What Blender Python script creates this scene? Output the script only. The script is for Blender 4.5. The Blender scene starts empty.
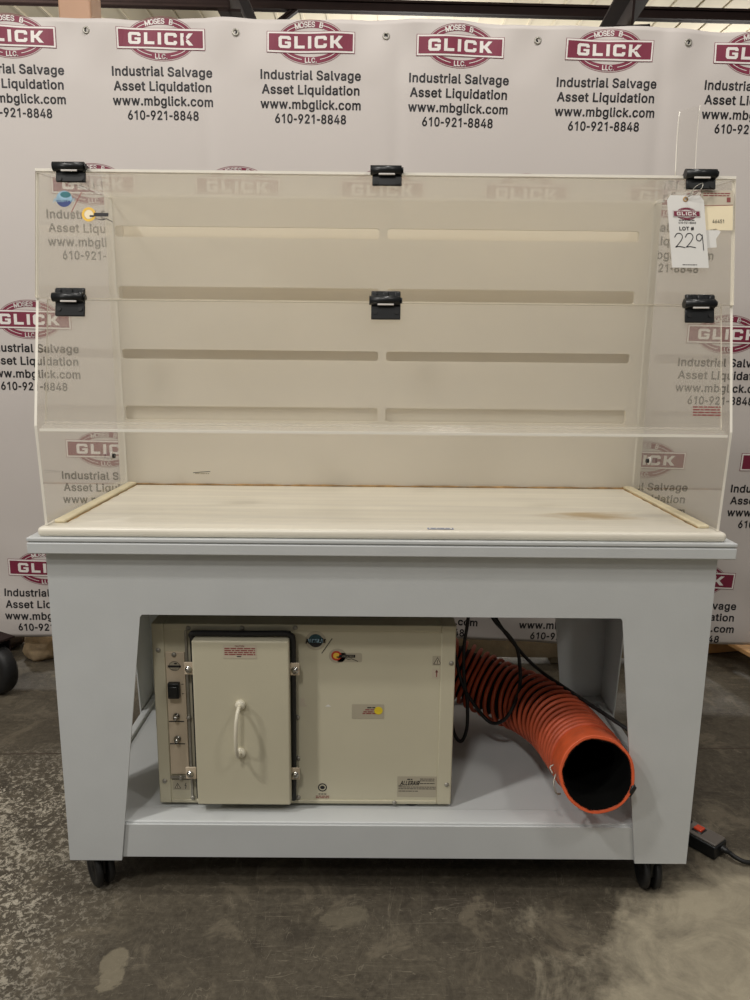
import bpy, bmesh, math, random
from mathutils import Vector, Matrix, noise as mnoise

random.seed(7)
S = bpy.context.scene
COL = S.collection
PI = math.pi

# ------------------------------------------------------------------ camera
def v3(*a): return Vector(a)
cam_d = bpy.data.cameras.new('camera'); cam = bpy.data.objects.new('camera', cam_d); COL.objects.link(cam)
cr_, cu_, cf_ = v3(0.99994508, -0.00356945, 0.00985324), v3(-0.00898548, 0.19185343, 0.98138246), v3(0.00539338, 0.9814171, -0.19181082)
cam.matrix_world = Matrix(((cr_.x, cu_.x, -cf_.x, -0.02607758), (cr_.y, cu_.y, -cf_.y, -1.51476341),
                           (cr_.z, cu_.z, -cf_.z, 1.28154647), (0, 0, 0, 1)))
cam_d.sensor_fit = 'VERTICAL'; cam_d.sensor_height = 36.0; cam_d.lens = 729.2659 * 36 / 1000
cam_d.clip_start = 0.02; cam_d.clip_end = 100
S.camera = cam
# ------------------------------------------------------------------ light, exposure
S.view_settings.view_transform = 'Standard'
S.view_settings.look = 'None'
S.view_settings.gamma = 1.0
S.view_settings.use_curve_mapping = False
S.view_settings.exposure = -0.06
S.cycles.max_bounces = 14
S.cycles.transparent_max_bounces = 32
S.cycles.caustics_reflective = False
S.cycles.caustics_refractive = False
W = bpy.data.worlds.new('world'); S.world = W; W.use_nodes = True
W.node_tree.nodes['Background'].inputs[0].default_value = (1.0, 0.95, 0.88, 1)
W.node_tree.nodes['Background'].inputs[1].default_value = 0.165

def lamp(name, loc, power, radius=0.2, color=(1.0, 0.962, 0.91)):
    d = bpy.data.lights.new(name, 'POINT'); d.energy = power; d.shadow_soft_size = radius; d.color = color
    o = bpy.data.objects.new(name, d); COL.objects.link(o); o.location = loc
    return o
# lamps inferred from shadows and glints, plus added fill lamps
lamp('bay_or_fill_lamp', (-2.6, -1.5, 4.4), 270, 0.14)
lamp('wall_lamp', (-4.2, -2.6, 2.9), 145, 0.15)
lamp('bay_or_fill_lamp', (2.4, -2.0, 4.4), 100, 0.22)
lamp('bay_or_fill_lamp', (-0.9, -3.1, 4.7), 230, 0.25)  # added front fill for upright faces and the hood interior
lamp('bay_or_fill_lamp', (0.5, -0.35, 4.7), 190, 0.25)  # added fill above the hood, brightens the plenum slots
lamp('bay_or_fill_lamp', (-3.5, 5.0, 3.8), 230, 0.25)
lamp('bay_or_fill_lamp', (0.5, 9.5, 3.6), 420, 0.25)  # added to brighten the roof sheet
lamp('bay_or_fill_lamp', (4.5, 9.0, 3.6), 230, 0.25)  # second added fill for the roof

# ------------------------------------------------------------------ materials
def lin(c):
    return tuple(((x / 255) / 12.92 if x / 255 <= 0.04045 else ((x / 255 + 0.055) / 1.055) ** 2.4) for x in c)
def mat(name, rgb, rough=0.5, metal=0.0, var=0.06, scale=12.0, bump=0.0, bscale=60.0, spec=0.5, coat=0.0):
    m = bpy.data.materials.new(name); m.use_nodes = True
    nt = m.node_tree; b = nt.nodes['Principled BSDF']
    c = lin(rgb)
    tc = nt.nodes.new('ShaderNodeTexCoord')
    n = nt.nodes.new('ShaderNodeTexNoise'); n.inputs['Scale'].default_value = scale; n.inputs['Detail'].default_value = 5
    nt.links.new(tc.outputs['Object'], n.inputs['Vector'])
    r = nt.nodes.new('ShaderNodeValToRGB')
    r.color_ramp.elements[0].position = 0.3; r.color_ramp.elements[1].position = 0.7
    r.color_ramp.elements[0].color = (*[x * (1 - var) for x in c], 1)
    r.color_ramp.elements[1].color = (*[min(1, x * (1 + var)) for x in c], 1)
    nt.links.new(n.outputs['Fac'], r.inputs['Fac']); nt.links.new(r.outputs['Color'], b.inputs['Base Color'])
    b.inputs['Roughness'].default_value = rough; b.inputs['Metallic'].default_value = metal
    b.inputs['Specular IOR Level'].default_value = spec
    if coat: b.inputs['Coat Weight'].default_value = coat
    if bump:
        n2 = nt.nodes.new('ShaderNodeTexNoise'); n2.inputs['Scale'].default_value = bscale; n2.inputs['Detail'].default_value = 4
        nt.links.new(tc.outputs['Object'], n2.inputs['Vector'])
        bp = nt.nodes.new('ShaderNodeBump'); bp.inputs['Strength'].default_value = bump; bp.inputs['Distance'].default_value = 0.01
        nt.links.new(n2.outputs['Fac'], bp.inputs['Height']); nt.links.new(bp.outputs['Normal'], b.inputs['Normal'])
    return m

M = {}
M['steel'] = mat('painted_white_steel', (200, 203, 203), 0.42, var=0.025, scale=9, bump=0.03, bscale=220)
M['beige'] = mat('beige_powder_coat', (200, 194, 170), 0.5, var=0.025, scale=6, bump=0.03, bscale=260)
M['beige_light'] = mat('beige_panel', (208, 192, 168), 0.5, var=0.025, scale=9)
M['rubber'] = mat('black_rubber', (22, 22, 22), 0.55, var=0.2, scale=30)
M['black'] = mat('black_plastic', (20, 22, 24), 0.38, var=0.15, scale=40)
M['black_fabric'] = mat('black_lining', (5, 5, 4), 0.95, var=0.3, scale=25, spec=0.1)
M['chrome'] = mat('chrome', (190, 188, 182), 0.22, 1.0, var=0.05)
M['zinc'] = mat('zinc_steel', (158, 154, 144), 0.4, 0.45, var=0.15, scale=40)
M['cream'] = mat('cream_handle', (222, 216, 196), 0.35, var=0.02)
M['orange'] = mat('orange_vinyl', (204, 88, 48), 0.5, var=0.12, scale=30, coat=0.08)
M['rib'] = mat('rib_vinyl', (186, 82, 50), 0.5, var=0.15, scale=30)
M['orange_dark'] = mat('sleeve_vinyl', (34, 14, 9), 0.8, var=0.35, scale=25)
M['white'] = mat('white_ink', (222, 217, 212), 0.6, var=0.01)
M['maroon'] = mat('maroon_ink', (118, 28, 56), 0.55, var=0.05, scale=20)
M['ink'] = mat('black_ink', (28, 26, 30), 0.55, var=0.05)
M['pen'] = mat('pen_ink', (40, 40, 52), 0.5, var=0.05)
M['redink'] = mat('red_ink', (140, 70, 66), 0.6, var=0.1, scale=60)
M['tagpaper'] = mat('tag_card', (222, 220, 215), 0.6, var=0.02)
M['paper'] = mat('pale_sticker', (196, 186, 166), 0.5, var=0.03)
M['clearsticker'] = mat('grey_sticker', (176, 168, 148), 0.4, var=0.03)
M['yellow'] = mat('yellow_ink', (226, 200, 44), 0.5, var=0.03)
M['creamsticker'] = mat('cream_sticker', (240, 226, 192), 0.5, var=0.03)
M['teal'] = mat('teal_ink', (40, 120, 128), 0.5, var=0.25, scale=90)
M['dark_teal'] = mat('dark_teal_ink', (34, 70, 80), 0.5, var=0.4, scale=120)
M['navy'] = mat('navy_ink', (44, 62, 120), 0.5, var=0.15, scale=60)
M['paleblue'] = mat('pale_blue_ink', (150, 186, 206), 0.5, var=0.2, scale=60)
M['ring'] = mat('red_ring_ink', (186, 60, 36), 0.5, var=0.05)
M['amber'] = mat('amber_ink', (236, 190, 70), 0.5, var=0.05)
M['grey_top'] = mat('grey_plastic', (104, 98, 92), 0.4, var=0.04)
M['redswitch'] = mat('red_rocker', (200, 66, 34), 0.3, var=0.05, coat=0.4)
M['blue'] = mat('blue_ink', (70, 96, 150), 0.5, var=0.05)
M['rust'] = mat('rust_stain', (168, 136, 92), 0.8, var=0.45, scale=28)
M['caulk'] = mat('yellowed_caulk', (228, 216, 184), 0.6, var=0.10, scale=22)
M['kraft'] = mat('brown_paper', (176, 154, 122), 0.85, var=0.25, scale=22, bump=0.4, bscale=30)
M['timber'] = mat('grey_timber', (150, 136, 112), 0.8, var=0.18, scale=14, bump=0.2, bscale=70)
M['pine'] = mat('pine_board', (196, 152, 100), 0.7, var=0.14, scale=16, bump=0.15, bscale=80)
M['roof'] = mat('roof_sheet', (206, 198, 178), 0.7, var=0.03, scale=3)
M['brown_steel'] = mat('brown_primer_steel', (42, 30, 28), 0.7, var=0.12, scale=6, spec=0.2)
M['tan_steel'] = mat('tan_painted_column', (196, 156, 128), 0.55, var=0.05, scale=5)
M['brown_cloth'] = mat('dark_sacking', (72, 60, 50), 0.9, var=0.3, scale=20, bump=0.4, bscale=40)
M['film'] = None

def acrylic(name, haze, tint=(0.995, 0.99, 0.975), hazecol=(0.92, 0.89, 0.84), rough=0.02, spec=1.0):
    m = bpy.data.materials.new(name); m.use_nodes = True
    nt = m.node_tree; nt.nodes.clear()
    out = nt.nodes.new('ShaderNodeOutputMaterial')
    tr = nt.nodes.new('ShaderNodeBsdfTransparent'); tr.inputs[0].default_value = (*tint, 1)
    df = nt.nodes.new('ShaderNodeBsdfDiffuse'); df.inputs[0].default_value = (*hazecol, 1)
    tl = nt.nodes.new('ShaderNodeBsdfTranslucent'); tl.inputs[0].default_value = (*hazecol, 1)
    mx0 = nt.nodes.new('ShaderNodeMixShader'); mx0.inputs[0].default_value = 0.5
    nt.links.new(df.outputs[0], mx0.inputs[1]); nt.links.new(tl.outputs[0], mx0.inputs[2])
    gl = nt.nodes.new('ShaderNodeBsdfGlossy'); gl.inputs['Roughness'].default_value = rough; gl.inputs[0].default_value = (spec, spec, spec, 1)
    tc = nt.nodes.new('ShaderNodeTexCoord')
    n = nt.nodes.new('ShaderNodeTexNoise'); n.inputs['Scale'].default_value = 3.0; n.inputs['Detail'].default_value = 6
    nt.links.new(tc.outputs['Object'], n.inputs['Vector'])
    mr = nt.nodes.new('ShaderNodeMapRange'); mr.inputs[1].default_value = 0.3; mr.inputs[2].default_value = 0.7
    mr.inputs[3].default_value = haze * 0.75; mr.inputs[4].default_value = haze * 1.25
    nt.links.new(n.outputs['Fac'], mr.inputs[0])
    mx1 = nt.nodes.new('ShaderNodeMixShader')
    nt.links.new(mr.outputs[0], mx1.inputs[0]); nt.links.new(tr.outputs[0], mx1.inputs[1]); nt.links.new(mx0.outputs[0], mx1.inputs[2])
    fr = nt.nodes.new('ShaderNodeFresnel'); geo = nt.nodes.new('ShaderNodeNewGeometry')
    mi = nt.nodes.new('ShaderNodeMapRange'); mi.inputs[3].default_value = 1.49; mi.inputs[4].default_value = 1 / 1.49
    nt.links.new(geo.outputs['Backfacing'], mi.inputs[0]); nt.links.new(mi.outputs[0], fr.inputs[0])   # same mirror strength on both faces
    mx2 = nt.nodes.new('ShaderNodeMixShader')
    nt.links.new(fr.outputs[0], mx2.inputs[0]); nt.links.new(mx1.outputs[0], mx2.inputs[1]); nt.links.new(gl.outputs[0], mx2.inputs[2])
    nt.links.new(mx2.outputs[0], out.inputs[0])
    return m
M['acrylic'] = acrylic('clear_acrylic', 0.10)
M['acrylic_top'] = acrylic('clear_acrylic_top', 0.17)  # extra haze stands in for the grazing reflection on top
M['acrylic_lip'] = acrylic('clear_acrylic_bend', 0.16, rough=0.14)
M['acrylic_side'] = acrylic('clear_acrylic_side', 0.07)
M['edge'] = mat('acrylic_edge_painted_glow', (246, 241, 229), 0.15, var=0.02)  # pale colour stands in for light gathered in the polished edges
M['film'] = acrylic('clear_film', 0.05)

def floor_material():
    m = bpy.data.materials.new('worn_concrete'); m.use_nodes = True
    nt = m.node_tree; b = nt.nodes['Principled BSDF']; L = nt.links.new
    tc = nt.nodes.new('ShaderNodeTexCoord')
    def noise(scale, detail=6, dist=0.0, rough=0.55, stretch=None):
        n = nt.nodes.new('ShaderNodeTexNoise'); n.inputs['Scale'].default_value = scale; n.inputs['Detail'].default_value = detail
        n.inputs['Distortion'].default_value = dist; n.inputs['Roughness'].default_value = rough
        if stretch:
            mp = nt.nodes.new('ShaderNodeMapping'); mp.inputs['Scale'].default_value = stretch
            L(tc.outputs['Object'], mp.inputs['Vector']); L(mp.outputs[0], n.inputs['Vector'])
        else: L(tc.outputs['Object'], n.inputs['Vector'])
        return n
    def ramp(src, p0, c0, p1, c1):
        r = nt.nodes.new('ShaderNodeValToRGB'); r.color_ramp.elements[0].position = p0; r.color_ramp.elements[1].position = p1
        r.color_ramp.elements[0].color = (*c0, 1); r.color_ramp.elements[1].color = (*c1, 1); L(src, r.inputs['Fac']); return r
    def mix(fac, a, bb):
        x = nt.nodes.new('ShaderNodeMix'); x.data_type = 'RGBA'
        if isinstance(fac, float): x.inputs[0].default_value = fac
        else: L(fac, x.inputs[0])
        L(a, x.inputs[6])
        if isinstance(bb, tuple): x.inputs[7].default_value = (*bb, 1)
        else: L(bb, x.inputs[7])
        return x.outputs[2]
    def math_(op, a, bb, cc=None):
        x = nt.nodes.new('ShaderNodeMath'); x.operation = op
        for k, q in enumerate((a, bb, cc)):
            if q is None: continue
            if isinstance(q, (int, float)): x.inputs[k].default_value = q
            else: L(q, x.inputs[k])
        return x.outputs[0]
    sep = nt.nodes.new('ShaderNodeSeparateXYZ'); L(tc.outputs['Object'], sep.inputs[0]); px, py = sep.outputs[0], sep.outputs[1]
    base = ramp(noise(1.6, 10, 0.5, 0.62).outputs['Fac'], 0.33, lin((56, 51, 43)), 0.68, lin((90, 83, 70)))
    grain = ramp(noise(60, 5, 0.2, 0.7).outputs['Fac'], 0.3, lin((60, 55, 48)), 0.72, lin((116, 108, 94)))
    c = mix(0.42, base.outputs[0], grain.outputs[0])
    mid = noise(7, 9, 0.9, 0.68).outputs['Fac']
    c = mix(ramp(mid, 0.54, (0, 0, 0), 0.63, (.55,) * 3).outputs[0], c, lin((120, 111, 95)))
    c = mix(ramp(mid, 0.36, (.55,) * 3, 0.44, (0, 0, 0)).outputs[0], c, lin((54, 49, 43)))
    # worn pale area to the right front, ragged edge
    n3 = noise(4.5, 9, 0.5, 0.66).outputs['Fac']
    g = math_('MULTIPLY_ADD', px, 1.5, math_('MULTIPLY', py, -0.9)); g = math_('ADD', g, math_('MULTIPLY_ADD', n3, 1.8, -1.66)); g = math_('SUBTRACT', g, math_('MULTIPLY', math_('MAXIMUM', math_('SUBTRACT', py, 0.05), 0.0), 3.0))
    c = mix(ramp(g, -0.03, (0, 0, 0), 0.30, (.80,) * 3).outputs[0], c, mix(ramp(mid, 0.38, (.42,) * 3, 0.60, (.78,) * 3).outputs[0], grain.outputs[0], lin((190, 180, 156))))
    # small pale patch
    def blob(x, y, rx, ry, k=0.75):
        a = math_('POWER', math_('DIVIDE', math_('SUBTRACT', px, x), rx), 2.0); bb = math_('POWER', math_('DIVIDE', math_('SUBTRACT', py, y), ry), 2.0)
        d = math_('ADD', math_('ADD', a, bb), math_('MULTIPLY', mid, 4.4)); d = math_('SUBTRACT', d, 1.1)
        return ramp(d, 1.7, (k,) * 3, 1.95, (0, 0, 0)).outputs[0] if False else ramp(math_('MULTIPLY', d, 0.4), 0.62, (k,) * 3, 0.72, (0, 0, 0)).outputs[0]
    c = mix(blob(-.565, -.19, .035, .075, .5), c, lin((150, 141, 120)))
    c = mix(blob(-.08, -.03, .07, .05, .4), c, lin((128, 120, 102)))
    c = mix(blob(.25, .02, .12, .05, .5), c, lin((60, 54, 47)))
    # scuffed lane on the left: ragged pale flecks, lamp glints painted in too
    fl = noise(70, 8, 0.6, 0.78).outputs['Fac']
    mr = nt.nodes.new('ShaderNodeMapRange'); mr.inputs[1].default_value = -0.58; mr.inputs[2].default_value = -0.95
    mr.inputs[3].default_value = 0.0; mr.inputs[4].default_value = 1.0; L(px, mr.inputs[0])
    far = nt.nodes.new('ShaderNodeMapRange'); far.inputs[1].default_value = 0.75; far.inputs[2].default_value = 0.45; L(py, far.inputs[0])
    lane = math_('MULTIPLY', mr.outputs[0], far.outputs[0])
    fm = ramp(math_('ADD', fl, math_('MULTIPLY', n3, 0.35)), 0.685, (0, 0, 0), 0.745, (1, 1, 1)).outputs[0]
    fm = math_('MULTIPLY', fm, lane)
    c = mix(math_('MULTIPLY', fm, 0.85), c, lin((206, 198, 180)))
    # hairline scratches
    for st, rot_, k in (((0.5, 4.0, 1), 0, .45), ((3.0, 0.7, 1), 1, .35)):
        nz = noise(4.2, 3, 2.2, 0.5, st).outputs['Fac']
        m2 = math_('MULTIPLY', ramp(nz, 0.496, (0, 0, 0), 0.499, (k,) * 3).outputs[0], ramp(nz, 0.500, (1, 1, 1), 0.503, (0, 0, 0)).outputs[0])
        c = mix(m2, c, lin((150, 141, 124)))
    b.inputs['Specular IOR Level'].default_value = 0.22
    L(c, b.inputs['Base Color'])
    rr = ramp(noise(9, 7).outputs['Fac'], 0.35, (0.42,) * 3, 0.7, (0.66,) * 3)
    L(math_('SUBTRACT', rr.outputs[0], math_('MULTIPLY', fm, 0.20)), b.inputs['Roughness'])
    bp = nt.nodes.new('ShaderNodeBump'); bp.inputs['Strength'].default_value = 0.25; bp.inputs['Distance'].default_value = 0.008
    L(fl, bp.inputs['Height']); L(bp.outputs[0], b.inputs['Normal'])
    return m

def worktop_material():
    m = bpy.data.materials.new('cream_worktop_plastic'); m.use_nodes = True
    nt = m.node_tree; b = nt.nodes['Principled BSDF']; L = nt.links.new
    tc = nt.nodes.new('ShaderNodeTexCoord')
    mp = nt.nodes.new('ShaderNodeMapping'); mp.inputs['Scale'].default_value = (0.8, 14, 1); L(tc.outputs['Object'], mp.inputs[0])
    n = nt.nodes.new('ShaderNodeTexNoise'); n.inputs['Scale'].default_value = 2.2; n.inputs['Detail'].default_value = 5; L(mp.outputs[0], n.inputs['Vector'])
    r = nt.nodes.new('ShaderNodeValToRGB'); r.color_ramp.elements[0].position = 0.32; r.color_ramp.elements[1].position = 0.62
    r.color_ramp.elements[0].color = (*lin((220, 214, 200)), 1); r.color_ramp.elements[1].color = (*lin((236, 230, 214)), 1)
    L(n.outputs['Fac'], r.inputs['Fac'])
    # the brown spill on the right, with a shape of its own
    mp2 = nt.nodes.new('ShaderNodeMapping'); mp2.inputs['Location'].default_value = (-0.5 * 3.4, -0.165 * 8, 0); mp2.inputs['Scale'].default_value = (3.4, 8, 0); L(tc.outputs['Object'], mp2.inputs[0])
    n2 = nt.nodes.new('ShaderNodeTexNoise'); n2.inputs['Scale'].default_value = 9; n2.inputs['Detail'].default_value = 6
    mpn = nt.nodes.new('ShaderNodeMapping'); mpn.inputs['Scale'].default_value = (1, 2.5, 1); L(tc.outputs['Object'], mpn.inputs[0]); L(mpn.outputs[0], n2.inputs['Vector'])
    ln = nt.nodes.new('ShaderNodeVectorMath'); ln.operation = 'LENGTH'; L(mp2.outputs[0], ln.inputs[0])
    ad = nt.nodes.new('ShaderNodeMath'); ad.operation = 'MULTIPLY_ADD'; L(n2.outputs['Fac'], ad.inputs[0]); ad.inputs[1].default_value = 0.9; L(ln.outputs['Value'], ad.inputs[2])
    r2 = nt.nodes.new('ShaderNodeValToRGB'); r2.color_ramp.elements[0].position = 0.60; r2.color_ramp.elements[1].position = 0.90
    r2.color_ramp.elements[0].color = (0.75,) * 3 + (1,); r2.color_ramp.elements[1].color = (0, 0, 0, 1); L(ad.outputs[0], r2.inputs['Fac'])
    x = nt.nodes.new('ShaderNodeMix'); x.data_type = 'RGBA'; L(r2.outputs[0], x.inputs[0]); L(r.outputs[0], x.inputs[6]); x.inputs[7].default_value = (*lin((178, 146, 92)), 1)
    L(x.outputs[2], b.inputs['Base Color']); b.inputs['Roughness'].default_value = 0.32
    return m
M['floor'] = floor_material()
M['worktop'] = worktop_material()
M['hdpe'] = mat('white_plastic_sheet', (240, 235, 225), 0.5, var=0.03, scale=2.5)
def add_translucency(m, fac, rgb):
    nt = m.node_tree; out = nt.nodes['Material Output']; p = nt.nodes['Principled BSDF']
    t = nt.nodes.new('ShaderNodeBsdfTranslucent'); t.inputs[0].default_value = (*lin(rgb), 1)
    x = nt.nodes.new('ShaderNodeMixShader'); x.inputs[0].default_value = fac
    nt.links.new(p.outputs[0], x.inputs[1]); nt.links.new(t.outputs[0], x.inputs[2]); nt.links.new(x.outputs[0], out.inputs[0])
add_translucency(M['hdpe'], 0.40, (250, 245, 232))
M['hdpe_white'] = mat('white_rear_sheet', (250, 244, 228), 0.5, var=0.02, scale=2.5)
add_translucency(M['hdpe_white'], 0.3, (250, 240, 220))
M['banner'] = mat('white_vinyl_banner', (195, 188, 183), 0.55, var=0.015, scale=3, bump=0.04, bscale=9)

# ------------------------------------------------------------------ mesh helpers
class MB:
    def __init__(s): s.bm = bmesh.new(); s.mats = []
    def mi(s, m):
        if m not in s.mats: s.mats.append(m)
        return s.mats.index(m)
    def _tag(s, faces, m, smooth=False):
        k = s.mi(m)
        for f in faces: f.material_index = k; f.smooth = smooth
    def box(s, x0, x1, y0, y1, z0, z1, m, bevel=0.0, seg=2, T=None):
        r = bmesh.ops.create_cube(s.bm, size=1)
        vs = r['verts']
        for v in vs:
            v.co = Vector((x0 + (x1 - x0) * (v.co.x + .5), y0 + (y1 - y0) * (v.co.y + .5), z0 + (z1 - z0) * (v.co.z + .5)))
        fs = {f for v in vs for f in v.link_faces}
        s._tag(fs, m)
        if bevel:
            es = {e for f in fs for e in f.edges}
            rb = bmesh.ops.bevel(s.bm, geom=list(es), offset=bevel, segments=seg, affect='EDGES', profile=0.5)
            s._tag(rb['faces'], m, True)
            vs = list({v for f in rb['faces'] for v in f.verts} | {v for v in vs if v.is_valid})
        if T is not None:
            done = set()
            for v in vs:
                if v.is_valid and v not in done: v.co = T @ v.co; done.add(v)
        return s
    def prism(s, pts, vec, m, edge=None):
        """pts: planar 3-D polygon, extruded by vec; side faces may take another material"""
        a = [s.bm.verts.new(Vector(p)) for p in pts]; b = [s.bm.verts.new(Vector(p) + Vector(vec)) for p in pts]
        f1 = s.bm.faces.new(a); f2 = s.bm.faces.new(b[::-1]); s._tag([f1, f2], m)
        n = len(a); sd = [s.bm.faces.new((a[(i + 1) % n], a[i], b[i], b[(i + 1) % n])) for i in range(n)]
        s._tag(sd, edge or m)
        return s
    def cyl(s, p0, p1, r0, m, r1=None, n=20, caps=True, smooth=True):
        p0, p1 = Vector(p0), Vector(p1); r1 = r0 if r1 is None else r1
        ax = (p1 - p0).normalized(); t = ax.orthogonal().normalized(); u = ax.cross(t)
        A = []; B = []
        for i in range(n):
            d = t * math.cos(2 * PI * i / n) + u * math.sin(2 * PI * i / n)
            A.append(s.bm.verts.new(p0 + d * r0)); B.append(s.bm.verts.new(p1 + d * r1))
        s._tag([s.bm.faces.new((A[i], A[(i + 1) % n], B[(i + 1) % n], B[i])) for i in range(n)], m, smooth)
        if caps: s._tag([s.bm.faces.new(A[::-1]), s.bm.faces.new(B)], m)
        return s
    def lathe(s, o, ax, prof, m, n=32, closed=False):
        """prof: list of (distance along axis, radius)"""
        o, ax = Vector(o), Vector(ax).normalized(); t = ax.orthogonal().normalized(); u = ax.cross(t)
        rings = []
        for h, r in prof:
            rings.append([s.bm.verts.new(o + ax * h + (t * math.cos(2 * PI * i / n) + u * math.sin(2 * PI * i / n)) * max(r, 1e-5)) for i in range(n)])
        pr = list(zip(rings, rings[1:])) + ([(rings[-1], rings[0])] if closed else [])
        for a, b in pr:
            s._tag([s.bm.faces.new((a[i], a[(i + 1) % n], b[(i + 1) % n], b[i])) for i in range(n)], m, True)
        return s
    def tube(s, path, r, m, n=10, caps=True):
        P = [Vector(p) for p in path]; rs = r if isinstance(r, (list, tuple)) else [r] * len(P)
        tan = [(P[min(i + 1, len(P) - 1)] - P[max(i - 1, 0)]).normalized() for i in range(len(P))]
        nrm = tan[0].orthogonal().normalized(); rings = []
        for i, p in enumerate(P):
            nrm = (nrm - tan[i] * nrm.dot(tan[i])).normalized(); u = tan[i].cross(nrm)
            rings.append([s.bm.verts.new(p + (nrm * math.cos(2 * PI * k / n) + u * math.sin(2 * PI * k / n)) * rs[i]) for k in range(n)])
        for a, b in zip(rings, rings[1:]):
            s._tag([s.bm.faces.new((a[k], a[(k + 1) % n], b[(k + 1) % n], b[k])) for k in range(n)], m, True)
        if caps: s._tag([s.bm.faces.new(rings[0][::-1]), s.bm.faces.new(rings[-1])], m)
        return s
    def build(s, name, parent=None, loc=None):
        me = bpy.data.meshes.new(name)
        bmesh.ops.recalc_face_normals(s.bm, faces=s.bm.faces[:])
        s.bm.to_mesh(me); s.bm.free()
        for m in s.mats: me.materials.append(m)
        o = bpy.data.objects.new(name, me); COL.objects.link(o)
        if loc is not None: o.location = loc
        if parent is not None:
            o.parent = parent; o.matrix_parent_inverse = Matrix.Translation(-world_loc(parent))
        return o

def world_loc(o):
    l = Vector(o.location)
    if o.parent: l = l + world_loc(o.parent) + o.matrix_parent_inverse.translation
    return l

def thing(name, label, cat, loc, group=None):
    o = bpy.data.objects.new(name, None); COL.objects.link(o); o.location = loc; o.empty_display_size = 0.05
    o['label'] = label; o['category'] = cat
    if group: o['group'] = group
    return o
def tag(o, label, cat, group=None):
    o['label'] = label; o['category'] = cat
    if group: o['group'] = group
    return o
def struct(o): o['kind'] = 'structure'; return o
def copy_part(src, parent, delta):
    c = src.copy(); COL.objects.link(c); c.parent = parent
    c.matrix_parent_inverse = src.matrix_parent_inverse.copy(); c.location = Vector(src.location) + Vector(delta)
    return c
def spline(P, n=10):
    P = [Vector(p) for p in P]; Q = [2 * P[0] - P[1]] + P + [2 * P[-1] - P[-2]]; out = []
    for i in range(1, len(Q) - 2):
        for k in range(n):
            t = k / n
            out.append(.5 * ((2 * Q[i]) + (Q[i + 1] - Q[i - 1]) * t + (2 * Q[i - 1] - 5 * Q[i] + 4 * Q[i + 1] - Q[i + 2]) * t * t
                             + (3 * Q[i] - Q[i - 1] - 3 * Q[i + 1] + Q[i + 2]) * t ** 3))
    out.append(P[-1]); return out

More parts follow.
